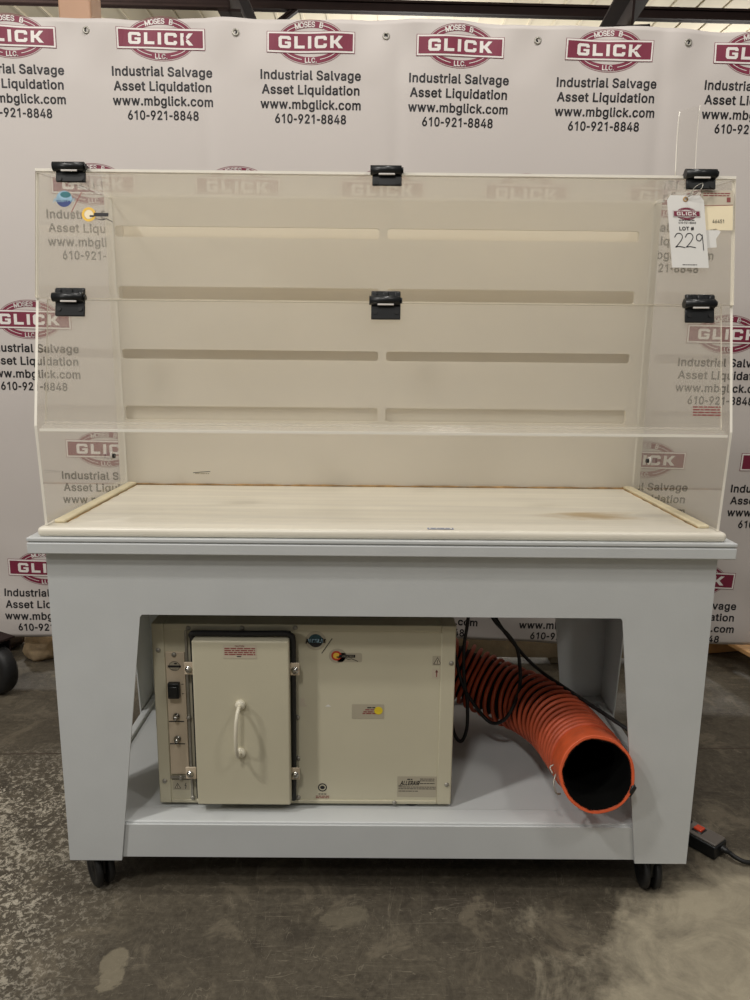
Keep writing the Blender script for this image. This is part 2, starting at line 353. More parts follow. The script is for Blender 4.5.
# --- flat print: ink shapes a fraction of a millimetre proud of a surface
FONT = {
 '#': (220, ['121,0 163,254 188,254 147,0', '5,70 9,96 200,96 196,70', '32,0 73,254 99,254 57,0', '20,158 24,184 215,184 211,158']),
 '-': (140, ['118,122 118,92 22,92 22,122']),
 '.': (94, ['48,-2 42,-1 36,1 31,4 28,9 26,15 25,20 26,27 28,32 31,37 36,40 42,43 48,43 54,43 59,40 64,37 68,32 70,27 71,20 70,15 68,9 64,4 59,1 54,-1']),
 '0': (227, ['113,-3 95,-2 79,3 65,12 53,24 42,39 34,57 29,77 25,101 24,127 25,153 29,177 35,197 43,215 53,230 65,242 79,251 95,256 113,258 131,256 147,251 161,242 174,230 184,215 192,197 198,177 201,153 203,127 201,101 198,77 192,57 184,39 174,24 162,12 147,3 131,-2', '113,25 125,26 136,30 145,37 153,46 160,58 165,72 169,88 171,107 172,127 171,148 169,166 165,182 160,197 153,208 145,218 136,224 125,228 113,230 101,228 91,224 82,218 73,208 67,197 62,182 58,166 55,148 55,127 55,107 58,88 62,72 67,58 73,46 82,37 91,30 101,26']),
 '1': (200, ['134,0 102,0 102,210 40,177 40,209 112,254 134,254']),
 '2': (227, ['32,0 32,24 117,114 141,141 155,163 160,186 159,194 157,202 154,209 149,215 143,220 137,224 112,230 102,229 94,227 86,224 79,219 74,213 69,207 66,199 64,190 64,181 33,181 34,196 37,209 43,221 51,232 60,241 72,248 84,253 98,257 112,258 127,257 141,254 153,248 164,241 173,233 181,223 186,211 189,199 191,186 185,159 168,129 133,90 76,30 76,28 195,28 195,0']),
 '4': (227, ['20,53 20,79 123,254 155,254 54,83 54,81 207,81 207,53', '141,0 141,61 141,73 141,159 171,159 171,0']),
 '5': (227, ['111,-3 96,-2 82,1 70,6 59,12 49,20 41,30 35,41 32,53 30,65 61,65 62,58 65,51 69,44 87,30 111,25 120,26 130,28 138,32 146,38 152,44 157,52 161,61 163,71 164,81 163,92 161,101 157,111 151,119 145,125 137,131 129,135 119,138 109,138 84,134 64,123 34,126 48,254 183,254 183,226 75,226 67,151 68,151 89,162 115,167 126,166 137,164 147,160 156,156 165,150 172,143 179,134 185,125 189,116 193,105 195,94 195,82 194,66 191,51 184,38 176,26 166,16 154,8 141,1 126,-2']),
 '6': (227, ['113,-3 98,-2 84,1 71,7 60,15 50,25 42,37 36,51 33,65 32,81 33,93 35,106 40,119 69,170 126,254 161,254 75,131 73,131 83,144 98,153 117,157 132,156 146,153 158,147 169,140 178,131 185,120 190,107 193,94 194,79 193,63 190,49 184,36 176,25 166,15 155,7 142,1 128,-2', '113,24 123,25 131,27 139,31 146,37 152,43 157,51 161,59 163,69 164,79 163,89 161,98 157,107 152,114 146,121 139,126 131,130 123,132 113,133 104,132 95,130 87,126 80,121 74,114 69,107 65,99 63,89 62,79 63,69 65,59 69,51 74,43 80,37 87,31 95,27 104,25']),
 '8': (227, ['113,-3 97,-2 82,1 68,6 56,13 45,21 37,31 31,42 27,54 26,68 27,78 29,88 33,98 37,106 43,114 51,121 58,126 67,130 76,132 76,133 65,138 55,145 46,154 40,165 36,177 35,190 36,203 40,214 45,225 53,234 62,242 73,249 85,254 99,257 113,258 128,257 141,254 153,249 164,242 173,234 181,225 186,214 190,203 191,190 190,177 186,165 180,154 171,145 162,138 150,133 150,132 159,130 168,126 176,121 183,114 189,106 194,98 197,88 200,78 200,68 199,54 195,42 189,31 181,21 171,13 158,6 145,1 130,-2', '113,25 124,25 134,27 142,30 150,34 156,40 161,46 165,53 168,61 168,69 168,78 165,87 161,94 156,101 149,107 141,111 133,115 123,117 113,118 103,117 93,115 85,111 77,107 70,101 65,94 61,87 58,78 58,69 58,61 61,53 64,46 70,40 76,34 84,30 92,27 102,25', '113,145 137,150 144,154 149,159 154,165 157,172 159,180 160,188 159,196 157,203 154,210 149,216 144,221 138,225 113,230 89,225 82,221 77,216 72,210 69,203 67,196 66,188 67,180 69,172 72,165 77,159 82,154 89,150']),
 '9': (227, ['113,258 128,257 142,253 155,247 166,239 176,229 184,217 190,204 193,189 194,173 194,161 191,148 186,135 158,84 100,0 65,0 151,124 154,124 144,111 128,101 109,97 94,98 81,102 69,107 58,114 49,124 41,134 36,147 33,161 32,176 33,191 36,205 42,218 50,230 60,239 71,247 84,253 98,257', '113,230 104,229 95,227 87,223 80,218 74,211 69,204 66,195 63,186 63,176 63,166 66,156 69,148 74,140 80,134 87,129 95,125 104,122 113,122 123,122 131,125 139,129 146,134 152,140 157,147 161,156 163,165 164,175 163,185 161,195 157,204 152,211 146,218 139,223 131,227 123,229']),
 'A': (240, ['8,0 101,254 138,254 231,0 198,0 144,151 132,186 116,239 123,239 106,185 95,151 43,0', '55,71 55,99 185,99 185,71']),
 'B': (228, ['30,0 30,254 121,254 137,253 152,250 164,245 175,239 184,230 190,221 195,210 198,199 199,187 198,177 197,168 193,160 178,143 157,133 157,131 166,130 174,127 182,123 189,117 196,110 201,102 205,92 208,81 209,68 208,56 205,44 200,33 193,24 184,16 172,9 158,4 142,1 123,0', '62,29 122,29 140,30 154,34 165,40 172,48 176,58 178,68 177,77 175,85 171,92 166,99 160,104 153,109 144,113 135,115 124,115 62,115', '62,143 119,143 144,148 151,152 157,157 162,163 165,170 167,178 168,186 167,197 163,206 156,214 147,221 135,225 120,226 62,226']),
 'C': (255, ['134,-3 113,-2 93,4 75,12 59,25 46,40 35,58 27,78 22,101 20,127 22,153 27,176 35,197 46,215 59,230 75,242 93,251 113,256 134,258 170,252 181,248 191,242 201,236 210,228 217,219 224,209 229,198 234,187 236,174 204,174 195,197 179,214 158,224 134,228 119,227 105,223 92,216 80,207 71,196 62,182 57,166 53,148 52,127 53,107 57,88 63,72 71,59 80,47 92,38 105,32 119,28 134,26 158,30 179,40 195,57 204,80 236,80 234,68 229,56 224,45 217,36 210,27 201,19 192,12 181,7 170,2 159,-1 146,-3']),
 'E': (209, ['30,0 30,254 186,254 186,226 62,226 62,143 178,143 178,114 62,114 62,29 188,29 188,0']),
 'I': (94, ['30,0 30,254 64,254 64,0']),
 'L': (196, ['30,0 30,254 62,254 62,29 181,29 181,0']),
 'M': (314, ['30,0 30,254 76,254 139,94 144,79 150,61 156,42 161,24 154,24 159,41 165,61 171,79 176,94 238,254 284,254 284,0 252,0 252,145 252,163 253,184 253,207 253,229 256,229 249,205 241,181 234,161 228,145 171,0 143,0 85,145 80,160 72,181 65,204 56,229 59,229 60,208 60,186 61,164 61,145 61,0']),
 'N': (262, ['30,0 30,254 68,254 172,91 181,75 194,53 207,27 202,27 200,54 200,79 199,97 199,254 232,254 232,0 193,0 101,145 89,165 74,191 54,226 60,227 61,192 62,164 62,145 62,0']),
 'O': (267, ['133,-3 112,-2 93,4 75,12 59,25 46,40 35,58 27,78 22,101 20,127 22,153 27,176 35,197 46,215 59,230 75,242 93,251 112,256 133,258 155,256 174,251 192,242 208,230 221,215 232,197 240,176 245,153 247,127 245,101 240,78 232,58 221,40 208,25 192,12 174,4 155,-2', '133,26 148,28 162,32 175,38 186,47 196,58 204,72 210,88 214,106 215,127 214,148 210,166 204,182 196,196 186,207 175,216 162,223 148,227 133,228 119,227 105,223 92,216 81,207 71,196 63,182 57,166 53,148 52,127 53,106 57,88 63,72 71,58 81,47 92,38 105,32 119,28']),
 'Q': (267, ['123,80 156,80 185,42 192,32 234,-24 200,-24 173,13 166,23', '133,-3 112,-2 93,4 75,12 59,25 46,40 35,58 27,78 22,101 20,127 22,153 27,176 35,197 46,215 59,230 75,242 93,251 112,256 133,258 155,256 174,251 192,242 208,230 221,215 232,197 240,176 245,153 247,127 245,101 240,78 232,58 221,40 208,25 192,12 174,4 155,-2', '133,26 148,28 162,32 175,38 186,47 196,58 204,72 210,88 214,106 215,127 214,148 210,166 204,182 196,196 186,207 175,216 162,223 148,227 133,228 119,227 105,223 92,216 81,207 71,196 63,182 57,166 53,148 52,127 53,106 57,88 63,72 71,58 81,47 92,38 105,32 119,28']),
 'R': (224, ['30,0 30,254 118,254 136,253 153,250 167,244 178,237 188,227 195,217 200,204 204,191 205,176 204,161 200,148 195,136 188,125 178,116 166,109 152,103 136,100 118,99 48,99 48,128 117,128 129,128 140,130 149,133 156,138 162,143 167,150 170,158 172,167 173,176 172,186 170,194 167,202 162,209 156,215 149,220 140,223 129,225 116,226 62,226 62,0', '177,0 115,115 151,115 214,0']),
 'S': (223, ['112,-4 94,-3 78,0 64,5 51,11 41,20 32,30 25,42 21,54 19,68 52,68 54,59 57,51 62,44 68,38 75,33 83,29 112,25 123,25 133,27 143,30 151,34 159,40 165,46 169,53 172,61 173,70 172,77 170,84 166,89 148,102 122,111 92,120 72,126 56,135 43,145 34,156 28,170 26,186 27,200 31,213 37,224 46,234 57,242 69,249 83,254 97,257 114,258 130,257 145,254 158,249 170,242 180,234 189,224 195,213 199,202 200,189 169,189 166,201 160,211 151,219 140,225 127,228 112,229 102,229 92,227 84,224 76,220 70,215 64,209 61,203 58,195 58,188 58,180 61,173 65,167 85,154 106,147 132,140 156,132 179,119 197,99 201,90 203,80 204,69 203,56 199,43 193,32 185,21 174,13 162,5 147,0 130,-3']),
 'T': (224, ['16,226 16,254 208,254 208,226 128,226 128,0 96,0 96,226']),
 'U': (259, ['129,-4 110,-3 93,1 77,8 63,17 52,27 42,40 36,54 31,70 30,87 30,254 62,254 62,89 63,77 66,66 70,57 77,48 84,40 94,34 104,29 116,27 129,26 143,27 155,29 165,34 175,40 182,48 188,57 193,66 195,77 196,89 196,254 229,254 229,87 227,70 223,54 216,40 207,27 195,17 182,8 166,1 149,-3']),
 'a': (195, ['80,-4 68,-4 57,-1 47,2 38,8 30,14 24,22 19,32 16,42 15,54 16,64 18,73 22,80 26,87 32,92 39,97 63,105 89,110 117,113 133,117 135,120 137,123 138,127 138,128 133,148 120,161 98,165 75,161 59,150 50,137 20,146 26,156 32,165 39,173 48,179 57,184 66,188 97,192 119,190 143,180 150,175 156,168 161,160 165,150 168,139 168,126 168,0 138,0 138,26 136,26 126,12 108,1', '85,23 96,23 106,26 114,29 121,34 127,40 132,47 135,54 137,61 138,69 138,95 130,91 116,88 100,86 88,84 67,79 52,70 48,65 47,59 46,52 51,36 65,26']),
 'b': (212, ['115,-4 104,-3 94,-1 86,2 69,16 59,29 56,29 56,0 26,0 26,254 57,254 57,160 59,160 69,173 86,186 94,190 103,192 115,192 130,191 144,187 156,180 168,171 177,160 185,146 191,131 194,113 195,94 194,75 191,58 185,42 177,29 168,17 157,8 144,1 130,-3', '110,23 121,24 131,28 140,33 147,40 153,48 158,58 161,70 163,82 164,95 163,108 161,120 158,131 153,140 147,149 140,156 131,161 121,164 110,165 99,164 89,161 81,156 73,149 67,141 62,131 59,120 57,108 56,95 57,81 59,69 63,58 67,48 73,39 81,32 89,27 99,24']),
 'c': (198, ['104,-4 87,-3 72,1 58,8 46,17 36,29 28,43 22,58 18,75 17,94 18,113 22,130 28,146 36,159 46,171 58,180 72,187 87,191 104,192 130,189 153,178 170,161 181,138 151,131 145,145 135,155 121,162 104,165 92,164 81,161 73,155 65,148 59,139 54,129 51,118 49,106 48,94 49,81 51,70 54,59 59,49 65,40 73,33 81,28 92,24 104,23 121,26 135,33 146,44 152,59 181,51 171,28 153,11 130,0']),
 'd': (212, ['98,-4 82,-3 68,1 56,8 44,17 35,29 27,42 22,58 18,75 17,94 18,113 22,131 27,146 35,160 45,171 56,180 69,187 83,191 98,192 109,192 118,190 126,186 144,173 153,160 155,160 155,254 186,254 186,0 156,0 156,29 153,29 143,16 126,2 118,-1 109,-3', '102,23 113,24 123,27 132,32 139,39 145,48 150,58 153,69 155,81 156,95 155,108 153,120 150,131 145,141 139,149 132,156 123,161 113,164 102,165 91,164 81,161 72,156 65,149 59,140 54,131 51,120 49,108 48,95 49,82 51,70 54,58 59,48 65,40 73,33 81,28 91,24']),
 'e': (202, ['106,-4 88,-3 73,1 58,8 46,17 36,29 28,42 22,58 18,75 17,93 18,112 22,129 28,145 36,159 46,170 58,180 71,187 86,191 103,192 133,187 142,183 151,177 160,170 167,162 173,152 179,141 182,128 185,113 186,97 186,85 155,85 155,101 154,113 152,124 149,134 144,143 138,151 131,157 123,161 113,164 103,165 92,164 82,161 73,157 66,151 59,143 54,135 51,125 49,116 48,105 48,89 49,75 51,64 55,53 61,44 67,37 76,31 85,26 95,24 106,23 127,26 143,36 153,53 182,45 179,36 174,27 168,20 160,13 151,7 141,2 130,-1 119,-3', '40,85 40,110 160,110 160,85']),
 'g': (213, ['103,-75 90,-75 78,-73 67,-70 41,-55 25,-35 51,-20 61,-33 77,-44 103,-49 118,-47 130,-44 141,-38 149,-29 154,-17 156,-3 156,34 153,34 143,21 126,8 118,5 109,3 97,2 83,4 69,7 56,13 45,22 35,32 28,45 22,60 18,77 17,96 18,114 22,131 27,147 35,160 45,171 56,180 69,187 83,191 98,192 109,192 119,190 127,186 144,173 154,159 157,159 157,190 186,190 186,-4 185,-20 181,-33 175,-45 167,-54 157,-62 145,-68 132,-72 118,-74', '102,30 113,30 123,33 132,38 139,44 145,51 150,61 153,71 156,83 156,96 156,109 153,121 150,132 145,141 139,150 132,156 123,161 114,164 102,165 91,164 81,161 73,156 65,149 59,141 54,131 51,120 49,109 48,96 49,84 51,72 54,61 59,52 65,44 73,38 81,33 91,30']),
 'i': (83, ['26,0 26,190 57,190 57,0', '42,221 36,222 31,224 27,227 23,231 21,236 21,242 21,247 23,252 27,256 31,259 36,261 42,262 47,261 52,259 57,256 60,252 62,247 63,242 62,236 60,231 57,227 52,224 47,222']),
 'k': (190, ['55,68 55,106 60,106 142,190 180,190 92,100 89,100', '26,0 26,254 57,254 57,0', '147,0 74,93 96,114 186,0']),
 'l': (95, ['70,-1 56,0 45,4 37,10 31,19 27,29 26,42 26,254 57,254 57,49 60,31 63,28 67,27 73,26 80,26 85,27 90,1 81,0']),
 'm': (305, ['26,0 26,190 56,190 56,148 54,148 57,157 61,166 66,173 86,188 110,193 123,192 134,187 144,180 151,171 157,160 160,147 156,147 159,156 163,164 169,172 190,187 218,193 229,192 239,190 249,186 257,180 264,173 270,164 275,154 278,141 278,128 278,0 248,0 248,127 247,139 243,149 236,156 228,161 219,164 209,165 201,165 194,163 187,160 173,145 168,124 168,0 137,0 137,130 136,140 132,148 126,156 119,161 110,164 100,165 79,160 73,156 67,151 63,145 60,137 58,129 57,119 57,0']),
 'n': (205, ['57,113 57,0 26,0 26,190 56,190 56,144 51,144 58,159 66,172 76,181 87,187 100,191 114,192 126,191 137,189 147,184 156,178 164,170 170,160 175,149 178,135 179,120 179,0 148,0 148,118 147,131 143,143 136,152 128,159 117,163 105,165 96,164 88,162 80,159 74,154 68,148 63,141 60,133 58,124']),
 'o': (208, ['104,-4 87,-3 72,1 58,8 46,17 36,29 28,43 22,58 18,75 17,94 18,113 22,130 28,146 36,159 46,171 58,180 72,187 87,191 104,192 120,191 136,187 149,180 161,171 171,159 180,146 186,130 189,113 191,94 189,75 186,58 180,43 171,29 161,17 149,8 136,1 120,-3', '104,23 116,24 126,28 135,33 143,40 149,49 154,59 157,70 159,81 160,94 159,106 157,118 154,129 149,139 143,148 135,155 126,161 116,164 104,165 92,164 81,161 73,155 65,148 59,139 54,129 51,118 49,106 48,94 49,81 51,70 54,59 59,49 65,40 73,33 81,28 92,24']),
 'q': (212, ['186,-71 155,-71 155,29 153,29 143,16 126,2 118,-1 109,-3 98,-4 82,-3 68,1 56,8 44,17 35,29 27,42 22,58 18,75 17,94 18,113 22,131 27,146 35,160 45,171 56,180 69,187 83,191 98,192 109,192 118,190 126,186 144,173 153,160 156,160 156,190 186,190', '102,23 113,24 123,27 132,32 139,39 145,48 150,58 153,69 155,81 156,95 155,108 153,120 150,131 145,141 139,149 132,156 123,161 113,164 102,165 91,164 81,161 72,156 65,149 59,140 54,131 51,120 49,108 48,95 49,82 51,70 54,58 59,48 65,40 73,33 81,28 91,24']),
 'r': (130, ['26,0 26,190 56,190 56,160 58,160 62,169 68,177 76,184 85,188 96,191 107,192 115,192 122,192 122,161 115,162 103,163 95,162 87,160 80,157 73,153 67,148 63,142 60,135 58,127 57,118 57,0']),
 's': (182, ['91,-4 78,-3 67,-2 56,2 46,6 38,12 31,19 25,27 21,37 18,47 47,53 50,44 55,36 62,30 70,26 80,24 91,23 103,24 113,26 122,31 129,37 133,44 134,51 133,58 131,63 127,68 122,72 115,75 106,78 75,85 59,90 46,96 36,104 29,113 25,124 23,137 24,147 27,157 33,166 39,173 48,180 58,185 69,189 81,191 94,192 106,192 117,190 127,186 136,182 143,176 149,170 162,145 134,139 131,146 127,152 121,158 114,163 105,165 94,166 83,165 74,163 65,158 59,153 56,146 54,139 55,132 58,126 62,122 86,111 115,105 131,100 143,93 153,86 160,76 164,66 166,53 165,43 161,33 156,24 149,16 140,9 130,3 118,-1 105,-3']),
 't': (114, ['102,190 102,164 3,164 3,190', '32,236 63,236 63,49 64,41 65,35 68,31 72,27 78,26 85,25 93,26 101,27 107,1 96,-1 84,-2 69,-1 56,4 46,11 38,20 34,32 32,46']),
 'u': (205, ['91,-3 79,-2 68,1 57,5 48,12 41,20 35,29 30,41 27,54 26,69 26,190 57,190 57,72 58,58 62,47 68,37 77,31 88,26 100,25 109,26 117,28 125,31 131,36 137,41 142,48 145,57 147,66 148,76 148,190 179,190 179,0 149,0 149,46 154,46 147,30 139,18 129,8 117,2 105,-1']),
 'v': (195, ['81,0 9,190 42,190 83,78 93,43 103,10 92,10 101,43 112,78 152,190 186,190 113,0']),
 'w': (284, ['69,0 11,190 44,190 67,107 77,68 88,21 82,21 93,67 103,107 126,190 158,190 181,107 191,68 201,21 196,21 206,68 217,107 240,190 272,190 215,0 184,0 159,86 152,112 145,140 138,169 145,169 138,140 131,112 124,86 99,0']),
}
_txt = {}
def glyphs(body, bold, shear):
    """grotesque letter outlines filled by a 2-D curve; returns points in cap heights"""
    key = (body, bold, shear)
    if key in _txt: return _txt[key]
    x = 0.0; vs = []; fs = []
    def area(P): return sum(P[k - 1][0] * P[k][1] - P[k][0] * P[k - 1][1] for k in range(len(P))) / 2
    def inside(q, P):
        r = False
        for k in range(len(P)):
            (ax, ay), (bx, by) = P[k - 1], P[k]
            if (ay > q[1]) != (by > q[1]) and q[0] < (bx - ax) * (q[1] - ay) / (by - ay) + ax: r = not r
        return r
    for ch in body:
        if ch == ' ': x += .40; continue
        adv, loops = FONT[ch]
        L = [[tuple(map(int, q.split(','))) for q in lp.split()] for lp in loops]
        L = sorted(L, key=lambda P: -abs(area(P))); sg = area(L[0]) > 0
        outs = [[P] for P in L if (area(P) > 0) == sg]
        for P in L:
            if (area(P) > 0) != sg:
                own = [o for o in outs if inside(P[0], o[0])]
                if own: own[-1].append(P)
        for grp in outs:                                    # strokes of a letter may overlap: fill each outline on its own
            c = bpy.data.curves.new('lettering', 'CURVE'); c.dimensions = '2D'; c.fill_mode = 'BOTH'
            for P in grp:
                sp = c.splines.new('POLY'); sp.points.add(len(P) - 1); sp.use_cyclic_u = True
                for k, (a, b_) in enumerate(P): sp.points[k].co = (x + (a + shear * b_) / 254 + bold * .6, b_ / 254, 0, 1)
            o = bpy.data.objects.new('lettering', c); COL.objects.link(o)
            dg = bpy.context.evaluated_depsgraph_get(); me = bpy.data.meshes.new_from_object(o.evaluated_get(dg))
            n0 = len(vs); vs += [v.co.copy() for v in me.vertices]; fs += [tuple(n0 + q for q in p.vertices) for p in me.polygons]
            bpy.data.objects.remove(o); bpy.data.curves.remove(c); bpy.data.meshes.remove(me)
        if bold:                                            # heavier weight: a stroke along every outline
            for P in L:
                for k in range(len(P)):
                    (ax, ay), (bx, by) = [(x + (q[0] + shear * q[1]) / 254 + bold * .6, q[1] / 254) for q in (P[k - 1], P[k])]
                    l = math.hypot(bx - ax, by - ay)
                    if l < 1e-6: continue
                    dx, dy = (bx - ax) / l * bold, (by - ay) / l * bold; n0 = len(vs)
                    for ux, uy in ((ax - dy - dx * .5, ay + dx - dy * .5), (ax + dy - dx * .5, ay - dx - dy * .5), (bx + dy + dx * .5, by - dx + dy * .5), (bx - dy + dx * .5, by + dx + dy * .5)): vs.append(Vector((ux, uy, 0)))
                    fs.append((n0, n0 + 1, n0 + 2, n0 + 3))
        x += adv / 254 + bold * 1.2
    x0 = min(v.x for v in vs); x1 = max(v.x for v in vs)
    _txt[key] = ([(v.x - (x0 + x1) / 2, v.y) for v in vs], fs, x1 - x0)
    return _txt[key]

GL = {
 'G': (1.1, [(.15,0),(.95,0),(1.1,.15),(1.1,.55),(.56,.55),(.56,.37),(.8,.37),(.8,.24),(.33,.24),(.29,.28),(.29,.72),(.33,.76),(.8,.76),(.8,.68),(1.1,.68),(1.1,.85),(.95,1),(.15,1),(0,.85),(0,.15)]),
 'L': (.92, [(0,0),(.92,0),(.92,.24),(.3,.24),(.3,1),(0,1)]),
 'I': (.3, [(0,0),(.3,0),(.3,1),(0,1)]),
 'C': (1.1, [(.15,0),(.95,0),(1.1,.15),(1.1,.36),(.8,.36),(.8,.24),(.33,.24),(.29,.28),(.29,.72),(.33,.76),(.8,.76),(.8,.64),(1.1,.64),(1.1,.85),(.95,1),(.15,1),(0,.85),(0,.15)]),
 'K': (1.14, [(0,0),(.3,0),(.3,.37),(.42,.37),(.74,0),(1.14,0),(.68,.5),(1.12,1),(.74,1),(.42,.63),(.3,.63),(.3,1),(0,1)]),
}
class Flat(MB):
    def __init__(s, fmap, step=0.0004): super().__init__(); s.f = fmap; s.step = step
    def poly(s, pts, m, layer=1):
        f = s.bm.faces.new([s.bm.verts.new(s.f(u, v, layer * s.step)) for u, v in pts]); s._tag([f], m); return s
    def rect(s, u0, u1, v0, v1, m, layer=1, r=0.0):
        if not r:
            k = max(1, int(abs(u1 - u0) / .012))
            for i in range(k):
                a, c = u0 + (u1 - u0) * i / k, u0 + (u1 - u0) * (i + 1) / k
                s.poly([(a, v0), (c, v0), (c, v1), (a, v1)], m, layer)
            return s
        pts = []
        for cx, cy, a in ((u1 - r, v0 + r, -90), (u1 - r, v1 - r, 0), (u0 + r, v1 - r, 90), (u0 + r, v0 + r, 180)):
            for k in range(5):
                t = math.radians(a + k * 22.5); pts.append((cx + r * math.cos(t), cy + r * math.sin(t)))
        return s.poly(pts, m, layer)
    def ell(s, cu, cv, a, b, m, layer=1, n=40):
        return s.poly([(cu + a * math.cos(2 * PI * i / n), cv + b * math.sin(2 * PI * i / n)) for i in range(n)], m, layer)
    def ring(s, cu, cv, a0, b0, a1, b1, m, layer=1, n=64, t0=0, t1=360):
        for i in range(n):
            p, q = math.radians(t0 + (t1 - t0) * i / n), math.radians(t0 + (t1 - t0) * (i + 1) / n)
            s.poly([(cu + a0 * math.cos(p), cv + b0 * math.sin(p)), (cu + a1 * math.cos(p), cv + b1 * math.sin(p)),
                    (cu + a1 * math.cos(q), cv + b1 * math.sin(q)), (cu + a0 * math.cos(q), cv + b0 * math.sin(q))], m, layer)
        return s
    def line(s, pts, w, m, layer=1):
        for (a, b), (c, d) in zip(pts, pts[1:]):
            l = math.hypot(c - a, d - b) or 1e-6; px, py = -(d - b) / l * w / 2, (c - a) / l * w / 2
            ex, ey = (c - a) / l * w * .4, (d - b) / l * w * .4
            s.poly([(a + px - ex, b + py - ey), (a - px - ex, b - py - ey), (c - px + ex, d - py + ey), (c + px + ex, d + py + ey)], m, layer)
        return s
    def text(s, body, u, v, h, m, w=None, layer=1, bold=0.0, rot=0.0, shear=0.0):
        vs, fs, tw = glyphs(body, bold, shear); sx = (w / tw) if w else h
        ca, sa = math.cos(rot), math.sin(rot)
        V = []
        for x, y in vs:
            X, Y = x * sx, y * h - h / 2
            V.append(s.bm.verts.new(s.f(u + X * ca - Y * sa, v + X * sa + Y * ca, layer * s.step)))
        k = s.mi(m)
        for f in fs:
            try: fc = s.bm.faces.new([V[i] for i in f]); fc.material_index = k
            except ValueError: pass
        return s
    def smallprint(s, u0, u1, vs, h, m, layer=1, seed=1):
        """rows of print too small to read: short dashes"""
        rnd = random.Random(seed)
        for v in vs:
            u = u0
            while u < u1 - 0.001:
                l = min(rnd.uniform(2.0, 5.5) * h, u1 - u); s.rect(u, u + l, v - h / 2, v + h / 2, m, layer); u += l + h * .6
        return s
    def glick(s, u, v, w, h, m, layer=1):
        gap = .3; tot = sum(GL[c][0] for c in 'GLICK') + 4 * gap; x = u - w / 2; k = w / tot
        for c in 'GLICK':
            cw, pts = GL[c]; s.poly([(x + px * k, v - h / 2 + py * h) for px, py in pts], m, layer); x += (cw + gap) * k
        return s
    def emblem(s, u, v, k, white, maroon, full=True):
        """the oval company emblem; k scales metres"""
        n = 72 if full else 40
        s.ring(u, v, .121 * k, .0715 * k, .1195 * k, .0698 * k, maroon, 1, n)
        s.ring(u, v, .1165 * k, .0672 * k, .094 * k, .046 * k, maroon, 1, n)
        for t0, t1 in ((112, 180), (0, 68), (180, 252), (288, 360)):
            s.ring(u, v, .1065 * k, .0575 * k, .1045 * k, .0555 * k, white, 2, 16, t0, t1)
        s.rect(u - .1545 * k, u + .1545 * k, v - .0345 * k, v + .0345 * k, maroon, 3)
        s.rect(u - .1525 * k, u + .1525 * k, v - .0328 * k, v + .0328 * k, white, 4)
        s.rect(u - .147 * k, u + .147 * k, v - .0272 * k, v + .0272 * k, maroon, 5)
        s.glick(u, v, .226 * k, .0385 * k, white, 6)
        word = 'MOSES B.'; pos = [-.047, -.032, -.018, -.005, .008, .022, .037, .047]
        if full:
            for c, d in zip(word, pos):
                if c == ' ': continue
                t = math.asin(max(-1, min(1, d / .105)))
                sl = -.0565 / .1055 * math.tan(t)
                s.text(c, u + d * k, v + .0567 * k * math.cos(t) + (-.005 * k if c == '.' else 0), .0160 * k, white, None, 3, 0.05, math.atan(sl))
            s.text('LLC.', u, v - .0565 * k, .0155 * k, white, .042 * k, 3, 0.05)
        return s

# ------------------------------------------------------------------ setting: floor, roof, steel, far wall
b = MB()
N = 1
b.box(-7, 7, -4.5, 14, -0.12, 0, M['floor'])
struct(b.build('floor'))
b = MB(); b.box(-9, 9, 0.652, 0.656, -0.0006, 0.0006, M['brown_cloth'])   # saw-cut joint
jt = b.build('trim_1'); jt.rotation_euler = (0, 0, 0.028); jt.location = (0, 0.045, 0); struct(jt)
b = MB(); b.box(-9, 9, 13.6, 13.8, 0, 6.4, M['roof']); struct(b.build('wall_back'))
b = MB()
b.prism([(-9, 2.6, 4.95), (9, 2.6, 4.95), (9, 13.6, 5.5), (-9, 13.6, 5.5)], (0, 0, 0.05), M['roof'])
for i in range(60):                                                         # standing seams of the roof sheet
    x = -9 + i * 0.3
    b.prism([(x, 2.6, 4.93), (x + .03, 2.6, 4.93), (x + .03, 13.6, 5.48), (x, 13.6, 5.48)], (0, 0, 0.02), M['roof'])
struct(b.build('ceiling'))
def ibeam(name, p0, p1, h, w, m, t=0.02):
    p0, p1 = Vector(p0), Vector(p1); d = (p1 - p0); L = d.length
    bb = MB(); bb.box(0, L, -w / 2, w / 2, -h / 2, -h / 2 + t, m); bb.box(0, L, -w / 2, w / 2, h / 2 - t, h / 2, m); bb.box(0, L, -t / 2, t / 2, -h / 2, h / 2, m)
    o = bb.build(name); o.rotation_euler = d.to_track_quat('X', 'Z').to_euler(); o.location = p0
    return struct(o)
ibeam('trim_2', (-7, 6.2, 4.635), (7, 6.2, 4.475), 0.10, 0.08, M['brown_steel'])      # purlin
ibeam('trim_3', (-1.24, 5.2, 4.22), (-1.40, 12, 5.0), 0.26, 0.19, M['brown_steel'])   # rafters
ibeam('trim_4', (2.18, 5.4, 4.22), (3.05, 12, 5.0), 0.26, 0.30, M['brown_steel'])
ibeam('trim_5', (-0.78, 6.2, 4.53), (-1.02, 6.2, 4.36), 0.05, 0.05, M['brown_steel'])  # sag brace
b = MB(); b.box(-1.775, -1.595, 2.95, 3.13, 0, 4.95, M['tan_steel'], 0.012)
b.box(-1.84, -1.53, 2.89, 3.19, 0, 0.02, M['tan_steel']); struct(b.build('column'))

